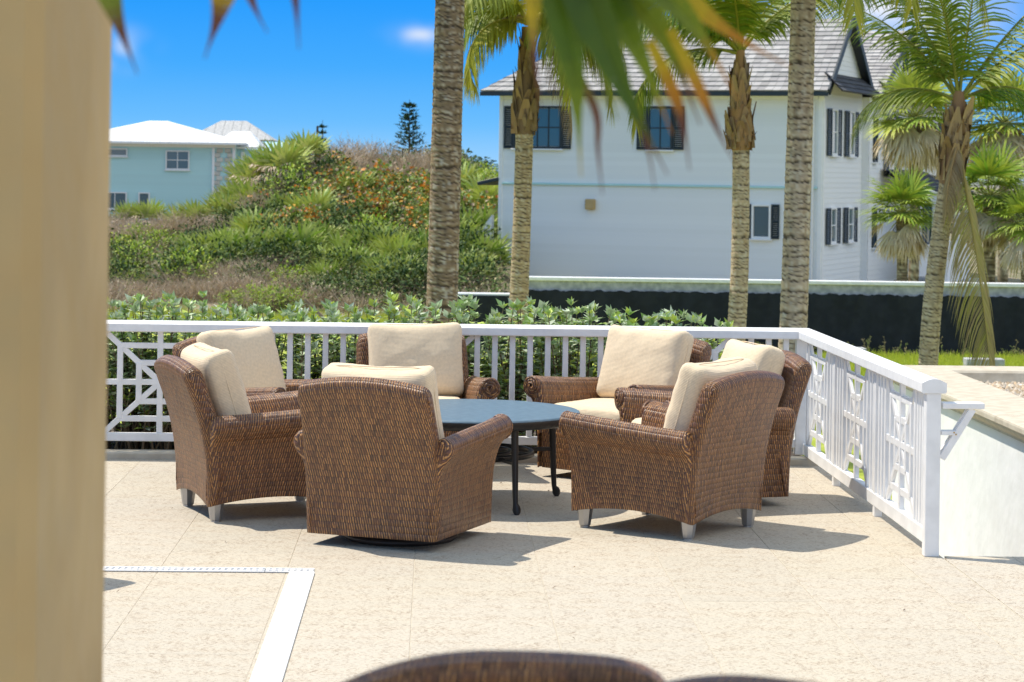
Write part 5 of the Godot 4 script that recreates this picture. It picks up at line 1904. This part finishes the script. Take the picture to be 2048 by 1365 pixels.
func roof_plane(o: Node, e0: Vector3, e1: Vector3, r0: Vector3, r1: Vector3, courses: int, cols: Array, tab := 0.26) -> void:
	# shingle courses from the eave e0-e1 up to r0-r1, every tab with its own lift and tone
	var mb := MB.new()
	var up := (e1 - e0).cross(r0 - e0).normalized()
	if up.y < 0: up = -up
	for i in courses:
		var t0 := float(i) / courses
		var t1 := float(i + 1) / courses + 0.15 / courses
		var a0 := e0.lerp(r0, t0); var b0 := e1.lerp(r1, t0)
		var a1 := e0.lerp(r0, minf(t1, 1.0)); var b1 := e1.lerp(r1, minf(t1, 1.0))
		var n := maxi(1, int(a0.distance_to(b0) / tab))
		for k in n:
			var u0 := float(k) / n; var u1 := (k + 0.97) / n
			var lift := up * (0.05 + rf(0, 0.015))
			mb.c = cols[rng.randi() % cols.size()] * rf(0.9, 1.1)
			var p := [a0.lerp(b0, u0) + lift, a0.lerp(b0, u1) + lift, a1.lerp(b1, u1) + up * 0.018, a1.lerp(b1, u0) + up * 0.018]
			mb.quad(p[0], p[1], p[2], p[3], up)
			mb.quad(p[0], p[1], p[1] - up * 0.05, p[0] - up * 0.05, e0 - r0)
	tag(part("shingles", mb, M.shingle, o), "", "", "", "stuff")
	var deck := MB.new()
	deck.quad(e0, e1, r1, r0, up)
	part("roof", deck, M.dark_roof, o)

func white_house() -> void:
	rng.seed = 401
	# x along the front (0 at the near right corner), z out of the front
	var o := thing("white_house", "big white two-storey house with dark shutters and grey shingled gables behind the palms", "house", Vector3(10.12, -2.1, -75.0), -0.384)
	var X := Vector3.RIGHT
	var Z := Vector3.BACK
	var L := 11.4
	var D := 5.5
	var E := 6.85
	var white := Color(0.84, 0.86, 0.85)
	var wl := MB.new()
	wl.box(Vector3(-L / 2, E / 2, -D / 2), Vector3(L, E, D))
	wl.flat3(Vector3(0, E, 0), Vector3(0, E, -D), Vector3(0, 9.35, -D / 2), X)
	part("wall", wl, M.white_wall, o)
	siding(o, Vector3(-L + 0.14, 0, 0), Vector3(-0.14, 0, 0), 3.74, E - 0.28, Z, white)
	siding(o, Vector3(-L + 0.14, 0, 0), Vector3(-0.14, 0, 0), 0.3, 3.64, Z, white)
	siding(o, Vector3(0, 0, -0.14), Vector3(0, 0, -D), 0.3, E, X, white, 0.17)
	siding(o, Vector3(0, E + 0.65, -0.2), Vector3(0, E + 0.65, -D + 0.2), 0.0, 1.82, X, white, 0.16, true)
	var tr := MB.new()
	for p in [[-L + 0.07, 0.0], [-0.07, 0.0]]:
		tr.box(Vector3(p[0], E / 2, 0.02), Vector3(0.14, E, 0.06), Basis(), 0.01)
	tr.box(Vector3(0.02, E / 2, -0.07), Vector3(0.06, E, 0.14), Basis(), 0.01)
	tr.box(Vector3(-L / 2, E - 0.14, 0.025), Vector3(L - 0.3, 0.26, 0.06), Basis(), 0.01)
	part("corner_boards", tr, M.white_wall, o)
	var band := MB.new()
	band.box(Vector3(-L / 2, 3.69, 0.035), Vector3(L - 0.3, 0.075, 0.08), Basis(), 0.01)
	part("string_course", band, M.teal, o)
	# front windows
	window_in(o, Vector3(-9.98, 5.62, 0), 1.78, 1.46, X, Z, [4, 2], M.shutter)
	shutter(o, Vector3(-11.05, 5.62, 0), 0.33, 1.46, X, Z)
	shutter(o, Vector3(-8.92, 5.62, 0), 0.33, 1.46, X, Z)
	window_in(o, Vector3(-5.56, 5.62, 0), 0.88, 1.46, X, Z, [2, 2], M.shutter)
	shutter(o, Vector3(-6.20, 5.62, 0), 0.38, 1.46, X, Z)
	shutter(o, Vector3(-4.92, 5.62, 0), 0.38, 1.46, X, Z)
	window_in(o, Vector3(-2.02, 2.56, 0), 0.66, 1.14, X, Z, [1, 1], M.white_wall)
	shutter(o, Vector3(-2.50, 2.56, 0), 0.27, 1.14, X, Z)
	shutter(o, Vector3(-1.54, 2.56, 0), 0.27, 1.14, X, Z)
	# side windows, tall and narrow between shutters
	for w in [[-1.35, 5.55, 1.55], [-3.75, 5.55, 1.55], [-1.35, 2.45, 1.2], [-3.75, 2.45, 1.2]]:
		window_in(o, Vector3(0, w[1], w[0]), 0.75, w[2], Z, X, [1, 2], M.white_wall)
		for s in [-1.0, 1.0]:
			shutter(o, Vector3(0.02, w[1] - 0.02, w[0] + s * 0.66), 0.52, w[2], Z, X)
	# a small box lamp, unlit
	var lb := MB.new()
	lb.box(Vector3(-8.0, 3.02, 0.10), Vector3(0.34, 0.36, 0.18), Basis(), 0.03)
	part("box_lamp", lb, M.column, o)
	# roofs
	var sh := [Color(0.40, 0.385, 0.37), Color(0.36, 0.345, 0.335), Color(0.44, 0.425, 0.41), Color(0.31, 0.30, 0.29)]
	roof_plane(o, Vector3(-L - 0.5, E - 0.02, 0.55), Vector3(0.3, E - 0.02, 0.55), Vector3(-L + 3.2, 9.4, -D / 2), Vector3(0.3, 9.4, -D / 2), 16, sh)
	roof_plane(o, Vector3(0.3, E - 0.02, -D - 0.55), Vector3(-L - 0.5, E - 0.02, -D - 0.55), Vector3(0.3, 9.4, -D / 2), Vector3(-L + 3.2, 9.4, -D / 2), 8, sh)
	roof_plane(o, Vector3(-L - 0.5, E - 0.02, -D - 0.55), Vector3(-L - 0.5, E - 0.02, 0.55), Vector3(-L + 3.2, 9.4, -D / 2), Vector3(-L + 3.2, 9.4, -D / 2), 12, sh)
	var fa := MB.new()
	fa.box(Vector3(-L / 2 - 0.1, E - 0.1, 0.56), Vector3(L + 0.82, 0.14, 0.05), Basis(), 0.005)
	part("fascia", fa, M.shutter, o)
	var dp := MB.new()
	dp.tube([Vector3(-0.30, 0.1, 0.09), Vector3(-0.30, E - 0.45, 0.09), Vector3(-0.30, E - 0.2, 0.45)], [0.045, 0.045, 0.045], 8)
	part("downpipe", dp, M.white, o)
	var sf := MB.new()
	sf.box(Vector3(-L / 2 - 0.1, E - 0.13, 0.28), Vector3(L + 0.8, 0.04, 0.5))
	part("soffit", sf, M.white_wall, o)
	var gb := MB.new()
	gb.bar(Vector3(0.32, E - 0.05, 0.5), Vector3(0.32, 9.42, -D / 2), 0.24, 0.07, X, 0.01)
	gb.bar(Vector3(0.325, E - 0.05, -D - 0.5), Vector3(0.325, 9.42, -D / 2), 0.24, 0.07, X, 0.01)
	part("gable_board", gb, M.shutter, o)
	roof_plane(o, Vector3(0.75, E - 0.02, 0.5), Vector3(0.75, E - 0.02, -D), Vector3(0.03, E + 0.62, 0.1), Vector3(0.03, E + 0.62, -D), 4, [Color(0.06, 0.065, 0.075), Color(0.075, 0.08, 0.09)])
	# rear block, a little further out to the right
	var w2 := MB.new()
	w2.box(Vector3(-3.87, E / 2, -12.7), Vector3(8.24, E, 14.5))
	w2.flat3(Vector3(0.25, E, -6.6), Vector3(0.25, E, -15.5), Vector3(0.25, 9.45, -11.0), X)
	part("wall", w2, M.white_wall, o)
	siding(o, Vector3(0.25, 0, -5.5), Vector3(0.25, 0, -19.9), 0.3, E, X, white, 0.17)
	siding(o, Vector3(0.25, E + 0.65, -7.6), Vector3(0.25, E + 0.65, -14.4), 0.0, 1.9, X, white, 0.16, true)
	roof_plane(o, Vector3(-7.9, E, -6.0), Vector3(0.55, E, -6.0), Vector3(-7.9, 9.5, -11.0), Vector3(0.55, 9.5, -11.0), 20, sh)
	roof_plane(o, Vector3(0.55, E, -16.0), Vector3(-7.9, E, -16.0), Vector3(0.55, 9.5, -11.0), Vector3(-7.9, 9.5, -11.0), 10, sh)
	gb = MB.new()
	gb.bar(Vector3(0.57, E, -6.0), Vector3(0.57, 9.55, -11.0), 0.24, 0.07, X, 0.01)
	gb.bar(Vector3(0.575, E, -16.0), Vector3(0.575, 9.55, -11.0), 0.24, 0.07, X, 0.01)
	part("gable_board", gb, M.shutter, o)
	roof_plane(o, Vector3(1.0, E - 0.02, -6.0), Vector3(1.0, E - 0.02, -19.8), Vector3(0.28, E + 0.62, -6.6), Vector3(0.28, E + 0.62, -19.8), 4, [Color(0.06, 0.065, 0.075), Color(0.075, 0.08, 0.09)])
	window_in(o, Vector3(0.25, 8.4, -11.0), 0.6, 0.8, Z, X, [1, 1], M.shutter)
	for w in [[-6.3, 5.4, 1.6, 0.5], [-6.3, 2.3, 1.4, 0.5], [-9.0, 5.2, 2.2, 1.5], [-12.5, 5.4, 1.7, 1.0], [-15.5, 5.4, 1.7, 1.0], [-18.3, 5.4, 1.7, 1.0], [-15.5, 2.3, 1.6, 1.0], [-18.3, 2.3, 1.6, 1.0]]:
		window_in(o, Vector3(0.25, w[1], w[0]), w[3], w[2], Z, X, [1, 2], M.shutter)
		if w[3] > 0.6:
			for s in [-1.0, 1.0]:
				shutter(o, Vector3(0.27, w[1], w[0] + s * (w[3] / 2 + 0.3)), 0.5, w[2], Z, X)
	# porch with a shed roof on square posts
	roof_plane(o, Vector3(2.4, 3.55, -7.2), Vector3(2.4, 3.55, -13.6), Vector3(0.3, 4.35, -7.2), Vector3(0.3, 4.35, -13.6), 6, [Color(0.06, 0.065, 0.075), Color(0.075, 0.08, 0.09)])
	for z in [-7.4, -9.4, -11.4, -13.4]:
		var ps := MB.new()
		ps.box(Vector3(2.2, 1.9, z), Vector3(0.18, 3.3, 0.18), Basis(), 0.01)
		part("porch_post", ps, M.white, o)
	var pd := MB.new()
	pd.box(Vector3(1.35, 0.15, -10.6), Vector3(2.5, 0.3, 7.4))
	part("porch_floor", pd, M.concrete, o)
	var pw := MB.new()
	for i in 24:
		pw.box(Vector3(2.18, 1.05, -7.4 - 0.26 * i), Vector3(0.05, 1.5, 0.245), Basis(), 0.006)
	part("porch_panel", pw, M.white_wall, o)
	# stair cheek at the left end
	var st := MB.new()
	var q := [Vector3(-L, 0.3, 0.6), Vector3(-L, 2.6, 0.6), Vector3(-L - 1.75, 0.3, 0.6)]
	st.flat3(q[0], q[1], q[2], Z)
	st.flat3(q[0] - Z * 0.2, q[1] - Z * 0.2, q[2] - Z * 0.2, -Z)
	st.quad(q[1], q[2], q[2] - Z * 0.2, q[1] - Z * 0.2, Vector3(-1, 1, 0))
	part("stair_cheek", st, M.white_wall, o)
	var pr := MB.new()
	pr.box(Vector3(-L - 0.38, 3.75, -1.5), Vector3(0.8, 0.12, 3.2), Basis(Vector3.BACK, 0.22), 0.01)
	part("side_canopy", pr, M.shutter, o)

func blue_house() -> void:
	rng.seed = 402
	var o := thing("blue_house", "pale blue house with a white hipped metal roof on top of the dune at left", "house", Vector3(-22.5, -1.6, -125.0), 0.05)
	# local x to the right, z to the viewer; eave at y 4.9
	var E := 4.95
	var X := Vector3.RIGHT
	var Z := Vector3.BACK
	var teal := Color(0.47, 0.71, 0.71)
	var w := MB.new()
	w.box(Vector3(2.8, E / 2, -4.0), Vector3(9.2, E, 8.0))
	w.box(Vector3(7.7, E / 2 - 0.15, -5.0), Vector3(1.7, E - 0.3, 8.0))
	part("wall", w, M.teal, o)
	siding(o, Vector3(-1.8, 0, 0), Vector3(6.15, 0, 0), 0.2, E - 0.25, Z, teal, 0.2)
	var tr := MB.new()
	tr.box(Vector3(2.8, E - 0.13, 0.03), Vector3(9.2, 0.24, 0.08), Basis(), 0.01)
	for x in [6.22, 7.33]:
		tr.box(Vector3(x, E / 2 - 0.13, 0.05), Vector3(0.14, E - 0.26, 0.10), Basis(), 0.01)
	part("trim", tr, M.white, o)
	# pale stone quoins at the corner bay
	var n := 0
	for i in 18:
		for x in [6.48, 7.06]:
			var m := MB.new()
			m.c = Color(0.66, 0.64, 0.57).lerp(Color(0.50, 0.48, 0.42), rf(0, 1))
			m.box(Vector3(x + (0.08 if (i + int(x)) % 2 else -0.06), 0.3 + 0.25 * i, 0.03), Vector3(0.34, 0.235, 0.07 + 0.02 * (i % 2)), Basis(), 0.02)
			part("quoin_stone", m, M.vert, o)
	for p in [[7.75, 0.22], [8.4, 0.18]]:
		var m := MB.new()
		m.box(Vector3(p[0], E / 2 - 0.2, -0.9), Vector3(p[1], E - 0.5, 0.14), Basis(), 0.02)
		part("porch_post", m, M.white, o)
	window_in(o, Vector3(4.28, 4.0, 0.02), 1.30, 1.06, X, Z, [2, 2], M.white)
	window_in(o, Vector3(0.92, 4.38, 0.02), 1.3, 0.44, X, Z, [1, 1], M.white)
	window_in(o, Vector3(0.92, 1.75, 0.02), 1.3, 0.95, X, Z, [2, 1], M.white)
	window_in(o, Vector3(2.5, 1.75, 0.02), 0.62, 0.95, X, Z, [1, 1], M.white)
	# roofs: a low white hip, a grey one behind, a smaller hip to the right
	var r := MB.new()
	hip(r, Vector3(2.8, E, -4.0), 10.4, 9.2, 1.25, 0.10)
	part("roof", r, M.metal_roof, o)
	r = MB.new()
	hip(r, Vector3(7.35, E - 0.2, -5.2), 2.9, 8.8, 0.95, 0.35)
	part("roof", r, M.metal_roof, o)
	r = MB.new()
	hip(r, Vector3(6.6, E + 0.3, -10.0), 5.0, 7.0, 1.15, 0.3)
	part("roof", r, M.concrete, o)
	var f := MB.new()
	f.box(Vector3(2.8, E - 0.03, 0.62), Vector3(10.5, 0.13, 0.06), Basis(), 0.01)
	f.box(Vector3(7.35, E - 0.22, -0.78), Vector3(2.95, 0.12, 0.06), Basis(), 0.01)
	part("gutter", f, M.white, o)
	# the next house along, its pale green metal roof over the dune
	o = thing("gabled_house", "small house with a shiny pale green metal roof beside the pale blue house", "house", Vector3(-15.6, 0.2, -140.0), 0.15)
	w = MB.new()
	w.box(Vector3(0.9, 0.9, -1.6), Vector3(1.9, 2.6, 3.6))
	w.flat3(Vector3(1.86, 2.2, 0.2), Vector3(1.86, 2.2, -3.4), Vector3(1.86, 3.4, -1.6), X)
	part("wall", w, M.white_wall, o)
	siding(o, Vector3(-0.05, 0, 0.2), Vector3(1.85, 0, 0.2), 0.0, 2.2, Z, Color(0.16, 0.24, 0.28), 0.2)
	r = MB.new()
	r.quad(Vector3(-0.35, 2.0, 0.5), Vector3(2.0, 2.0, 0.5), Vector3(2.0, 3.45, -1.6), Vector3(-0.35, 3.45, -1.6), Vector3.UP)
	r.quad(Vector3(-0.35, 2.0, -3.7), Vector3(2.0, 2.0, -3.7), Vector3(2.0, 3.45, -1.6), Vector3(-0.35, 3.45, -1.6), Vector3.UP)
	for i in 7:
		var x := -0.3 + 0.37 * i
		r.bar(Vector3(x, 2.02, 0.5), Vector3(x, 3.47, -1.6), 0.03, 0.05, Vector3(0, 1, 1))
	part("roof", r, M.green_roof, o)

func hip(mb: MB, c: Vector3, w: float, d: float, h: float, ridge: float) -> void:
	var a := c + Vector3(-w / 2, 0, d / 2); var b := c + Vector3(w / 2, 0, d / 2)
	var e := c + Vector3(w / 2, 0, -d / 2); var f := c + Vector3(-w / 2, 0, -d / 2)
	var r0 := c + Vector3(-w * ridge / 2, h, 0); var r1 := c + Vector3(w * ridge / 2, h, 0)
	mb.quad(a, b, r1, r0, Vector3(0, 1, 1)); mb.quad(e, f, r0, r1, Vector3(0, 1, -1))
	mb.flat3(b, e, r1, Vector3(1, 1, 0)); mb.flat3(f, a, r0, Vector3(-1, 1, 0))
	mb.quad(a, b, e, f, Vector3.DOWN)
	# standing seams on the side facing the viewer
	var n := int(w / 0.5)
	for i in range(1, n):
		var t := float(i) / n
		var p := a.lerp(b, t)
		var q := r0.lerp(r1, clampf((t - (1 - ridge) / 2) / ridge, 0, 1))
		var full := 1.0
		if t < (1 - ridge) / 2: full = t / ((1 - ridge) / 2)
		if t > 1 - (1 - ridge) / 2: full = (1 - t) / ((1 - ridge) / 2)
		var top := Vector3(p.x, c.y + h * full, lerpf(p.z, c.z, full))
		mb.bar(p + Vector3(0, 0.012, 0), top + Vector3(0, 0.012, 0), 0.02, 0.03, Vector3(0, 1, 1))

func dark_wall() -> void:
	rng.seed = 403
	# a concrete wall behind black cloth: higher to the right, lower on the left
	var o := thing("boundary_wall", "long concrete wall with a white top edge, hung with black cloth, below the white house", "wall", Vector3(0.3, -2.1, -52.3), 0.0)
	var w := MB.new()
	w.box(Vector3(14.0, 0.80, -0.2), Vector3(28.0, 1.60, 0.3))
	w.box(Vector3(-0.78, 0.62, -0.2), Vector3(1.54, 1.24, 0.3))
	part("concrete_wall", w, M.concrete, o)
	var cap := MB.new()
	cap.box(Vector3(14.0, 1.64, -0.2), Vector3(28.0, 0.085, 0.40), Basis(), 0.01)
	part("wall_cap", cap, M.white, o)
	var cap2 := MB.new()
	cap2.box(Vector3(-0.80, 1.265, -0.2), Vector3(1.58, 0.05, 0.38), Basis(), 0.01)
	part("wall_cap", cap2, M.white, o)
	# cloth lengths with a ragged top edge, hanging a little loose
	var x := -1.55
	var f := FastNoiseLite.new(); f.seed = 6; f.frequency = 0.9; f.fractal_octaves = 3
	while x < 27.5:
		var wdt := 2.3
		if x < -0.01 and x + wdt > 0: wdt = -x
		var top := 1.395 if x >= -0.01 else 1.235
		var rows := []
		var us := []
		for j in 13:
			var row := []
			var ur := []
			for i in 41:
				var u := x + wdt * i / 40.0 - 0.01
				var t := j / 12.0
				var y := lerpf(0.0, top + (0.05 * f.get_noise_2d(u * 5.0, 0.0) - 0.02 * absf(sin(u * 9.0)) if x >= 0 else 0.0), t)
				row.append(Vector3(u, y, 0.03 + 0.035 * f.get_noise_2d(u * 2.0, y * 0.7) + 0.02 * (1 - t)))
				ur.append(Vector2(u, y))
			rows.append(row); us.append(ur)
		var mb := MB.new()
		mb.grid(rows, us)
		part("black_cloth", mb, M.black_cloth, o)
		x += wdt
	# odds and ends on the grass
	var c := thing("concrete_block", "grey concrete block in the grass just behind the railing corner", "block", Vector3(7.45, -2.09, -50.2), 0.05)
	var cm := MB.new()
	cm.box(Vector3(0, 0.16, 0), Vector3(0.62, 0.32, 0.4), Basis(), 0.015)
	part("block_body", cm, M.concrete, c)
	c = thing("concrete_block", "longer grey concrete block in the grass beside the leaning palm", "block", Vector3(9.95, -2.09, -48.2), 0.0)
	cm = MB.new()
	cm.box(Vector3(0, 0.14, 0), Vector3(0.80, 0.28, 0.4), Basis(), 0.015)
	part("block_body", cm, M.concrete, c)
	c = thing("garden_edge", "low pale beam lying on the lawn behind the hedge and the thick palm trunk", "beam", Vector3(-2.75, -2.09, -56.0), 0.0)
	cm = MB.new()
	cm.box(Vector3(0, 0.22, 0), Vector3(2.2, 0.16, 0.3), Basis(), 0.015)
	cm.box(Vector3(0, 0.07, 0), Vector3(2.1, 0.14, 0.2))
	part("beam_body", cm, M.white_wall, c)
	c = thing("leaning_plank", "brown weathered plank sloping down to the lawn behind the hedge", "plank", Vector3(-4.95, -2.1, -58.0), 0.0)
	cm = MB.new()
	cm.bar(Vector3(-0.25, 0.78, 0), Vector3(0.45, 0.15, 0.2), 0.08, 0.06, Vector3(0, 0, 1), 0.006)
	cm.bar(Vector3(-0.2, 0.0, -0.02), Vector3(-0.2, 0.70, -0.02), 0.06, 0.05, Vector3(0, 0, 1), 0.006)
	part("plank_body", cm, M.base_wood, c)
	c = thing("bare_pole", "thin bare dark pole standing up from the dune crest", "pole", Vector3(-8.85, 1.6, -104.0), 0.0)
	cm = MB.new()
	cm.c = Color(0.07, 0.055, 0.045)
	cm.tube([Vector3.ZERO, Vector3(0.01, 1.3, 0), Vector3(0.02, 2.35, 0)], [0.06, 0.055, 0.05], 8)
	part("pole_body", cm, M.bark, c)


# ------------------------------------------------------------------ scene
func _ready() -> void:
	# camera: a long lens held upright with a raised front, focused on the nearer chairs
	var cam := Camera3D.new()
	cam.name = "camera"
	add_child(cam)
	var ca := CameraAttributesPhysical.new()
	ca.frustum_focal_length = 50.0
	ca.frustum_near = 0.1
	ca.frustum_far = 3000.0
	ca.frustum_focus_distance = 12.6
	ca.exposure_aperture = 5.0
	cam.attributes = ca
	cam.projection = Camera3D.PROJECTION_FRUSTUM
	cam.near = 0.1
	cam.far = 3000.0
	cam.size = 0.1 * 1365.0 / 4600.0
	cam.frustum_offset = Vector2(0.0, -0.1 * 335.5 / 4600.0)
	cam.position = Vector3(0, 1.93, 0)
	cam.rotation = Vector3(0, 0, 0.014)
	cam.current = true
	# sky
	var we := WorldEnvironment.new()
	we.name = "world"
	var env := Environment.new()
	var sky := Sky.new()
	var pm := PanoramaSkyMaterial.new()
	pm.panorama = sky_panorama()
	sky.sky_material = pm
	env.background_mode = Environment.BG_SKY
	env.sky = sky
	env.background_energy_multiplier = 1.0
	env.tonemap_mode = Environment.TONE_MAPPER_LINEAR
	env.tonemap_exposure = 1.02
	env.sdfgi_enabled = true
	env.ssao_enabled = true
	env.ssil_enabled = true
	we.environment = env
	add_child(we)
	# sun
	var sun := DirectionalLight3D.new()
	sun.name = "sun"
	add_child(sun)
	sun.look_at_from_position(Vector3.ZERO, -SUN_TO, Vector3.UP)
	sun.light_energy = 1.6
	sun.light_color = Color(1.0, 0.965, 0.91)
	sun.light_angular_distance = 0.5
	sun.shadow_enabled = true
	rng.seed = 1
	make_materials()
	M.base_wood = tri_noise(mat(Color.WHITE, 0.9), 0.03, lin(0.20, 0.13, 0.09), lin(0.33, 0.25, 0.19), 1.0)
	# setting
	ground()
	terrace_floor()
	white_house()
	blue_house()
	dark_wall()
	column()
	railings()
	planter()
	hedge()
	dune_plants()
	coconut_palms()
	sabal_palm("cabbage palm with a fringe of tan dead leaves standing before the white house's porch", Vector3(9.85, -2.1, -58.0), 3.15, 1.15, 0.14, 501)
	sabal_palm("bushy cabbage palm at the picture's right edge behind the withered frond", Vector3(12.05, -2.1, -58.0), 3.6, 1.35, 0.15, 502)
	sabal_palm("cabbage palm partly cut off by the picture's right edge", Vector3(12.75, -2.1, -57.0), 2.9, 1.1, 0.13, 503, 18, 20)
	sabal_palm("tall cabbage palm with a broad grey skirt of dead leaves left of the leaning palm", Vector3(11.2, -2.1, -64.0), 5.75, 1.5, 0.15, 504, 50, 24, 0.6)
	sabal_palm("tall cabbage palm with a grey skirt of dead leaves right of the leaning palm", Vector3(13.9, -2.1, -65.0), 5.65, 1.6, 0.15, 505, 50, 24, 0.7)
	conifer("dark layered island pine standing alone on the dune crest", Vector3(-4.95, 1.0, -110.0), 4.4, 3.0, 601, 1.5)
	conifer("small sparse young pine beside the bare pole on the dune crest", Vector3(-9.1, 1.6, -110.0), 2.75, 0.8, 602, 0.5)
	# terrace furniture
	drain()
	litter()
	armchair("brown wicker armchair with its back to the viewer, nearest to the picture's middle", Vector2(-0.56, -12.12), Vector2(0.36, -0.93), true, 0)
	armchair("brown wicker armchair at the left, seen from its side, on square metal legs", Vector2(-1.403, -13.006), Vector2(0.927, -0.38), false, 1)
	armchair("brown wicker armchair at far left behind the side-on one, its seat towards the right", Vector2(-1.46, -14.25), Vector2(0.82, 0.57), false, 2)
	armchair("brown wicker armchair facing the viewer behind the table, against the back railing", Vector2(-0.58, -14.82), Vector2(0.15, 0.99), true, 3)
	armchair("brown wicker armchair facing left towards the viewer, right of the table by the back railing", Vector2(0.71, -14.75), Vector2(-0.63, 0.78), true, 4)
	armchair("brown wicker armchair at right front, seen from behind and its side, on square metal legs", Vector2(0.877, -12.636), Vector2(-0.80, -0.60), false, 5)
	armchair("brown wicker armchair at far right next to the right railing, its seat towards the left", Vector2(1.17, -13.70), Vector2(-0.95, 0.30), true, 6)
	armchair("brown wicker armchair standing behind the tan column, known by its shadow", Vector2(-2.80, -10.94), Vector2(-0.80, -0.60), false, 7)
	low_table(Vector3(-0.22, 0, -13.50), 0.54, 0.64)
	bar_chairs()
	near_leaves()

func bar_chairs() -> void:
	# two tall wicker chairs just before the viewer, of which the tops show
	for k in 2:
		var t: Node3D
		if k == 0:
			t = thing("wicker_bar_chair", "dark wicker chair top, wide and blurred, close by at the bottom of the picture", "chair", Vector3(-0.03, 0, -2.9), 0.14)
		else:
			t = thing("wicker_bar_chair", "small blurred dark wicker top at the bottom, right of the wider one", "chair", Vector3(0.30, 0, -2.75), -0.35)
		var H := 1.328 if k == 0 else 1.333
		var hw := 0.25 if k == 0 else 0.235
		var rows := []
		var us := []
		for i in 25:
			var x := lerpf(-hw, hw, i / 24.0)
			var row := []
			var ur := []
			var crown := H - 0.022 * pow(absf(x) / hw, 2.0) * (1.0 if x > 0 else 3.4) - 0.035 * pow(absf(x) / hw, 10.0)
			var prof := [Vector2(0.03, 0.70), Vector2(0.035, 0.95), Vector2(0.04, crown - 0.03), Vector2(0.03, crown - 0.008), Vector2(0.0, crown), Vector2(-0.03, crown - 0.008), Vector2(-0.04, crown - 0.03), Vector2(-0.035, 0.95), Vector2(-0.03, 0.70)]
			var l := 0.0
			for j in prof.size():
				if j: l += prof[j].distance_to(prof[j - 1])
				row.append(Vector3(x, prof[j].y, prof[j].x)); ur.append(Vector2(x, l) * 1.8)
			rows.append(row); us.append(ur)
		var mb := MB.new()
		mb.grid(rows, us)
		for e in [0, 24]:
			for j in 4:
				mb.quad(rows[e][j], rows[e][j + 1], rows[e][7 - j], rows[e][8 - j], Vector3(-1 if e == 0 else 1, 0, 0))
		part("backrest", mb, M.wicker, t)
		var seat := MB.new()
		seat.box(Vector3(0, 0.70, -0.22), Vector3(0.5, 0.07, 0.5), Basis(), 0.02)
		part("seat", seat, M.wicker, t)
		for x in [-0.21, 0.21]:
			for z in [0.0, -0.43]:
				var lg := MB.new()
				lg.box(Vector3(x, 0.335, z), Vector3(0.04, 0.67, 0.04), Basis(), 0.005)
				part("leg", lg, M.base_dark, t)
		var fr := MB.new()
		for z in [0.0, -0.43]:
			fr.box(Vector3(0, 0.25, z), Vector3(0.38, 0.025, 0.025))
		part("footrest", fr, M.base_dark, t)
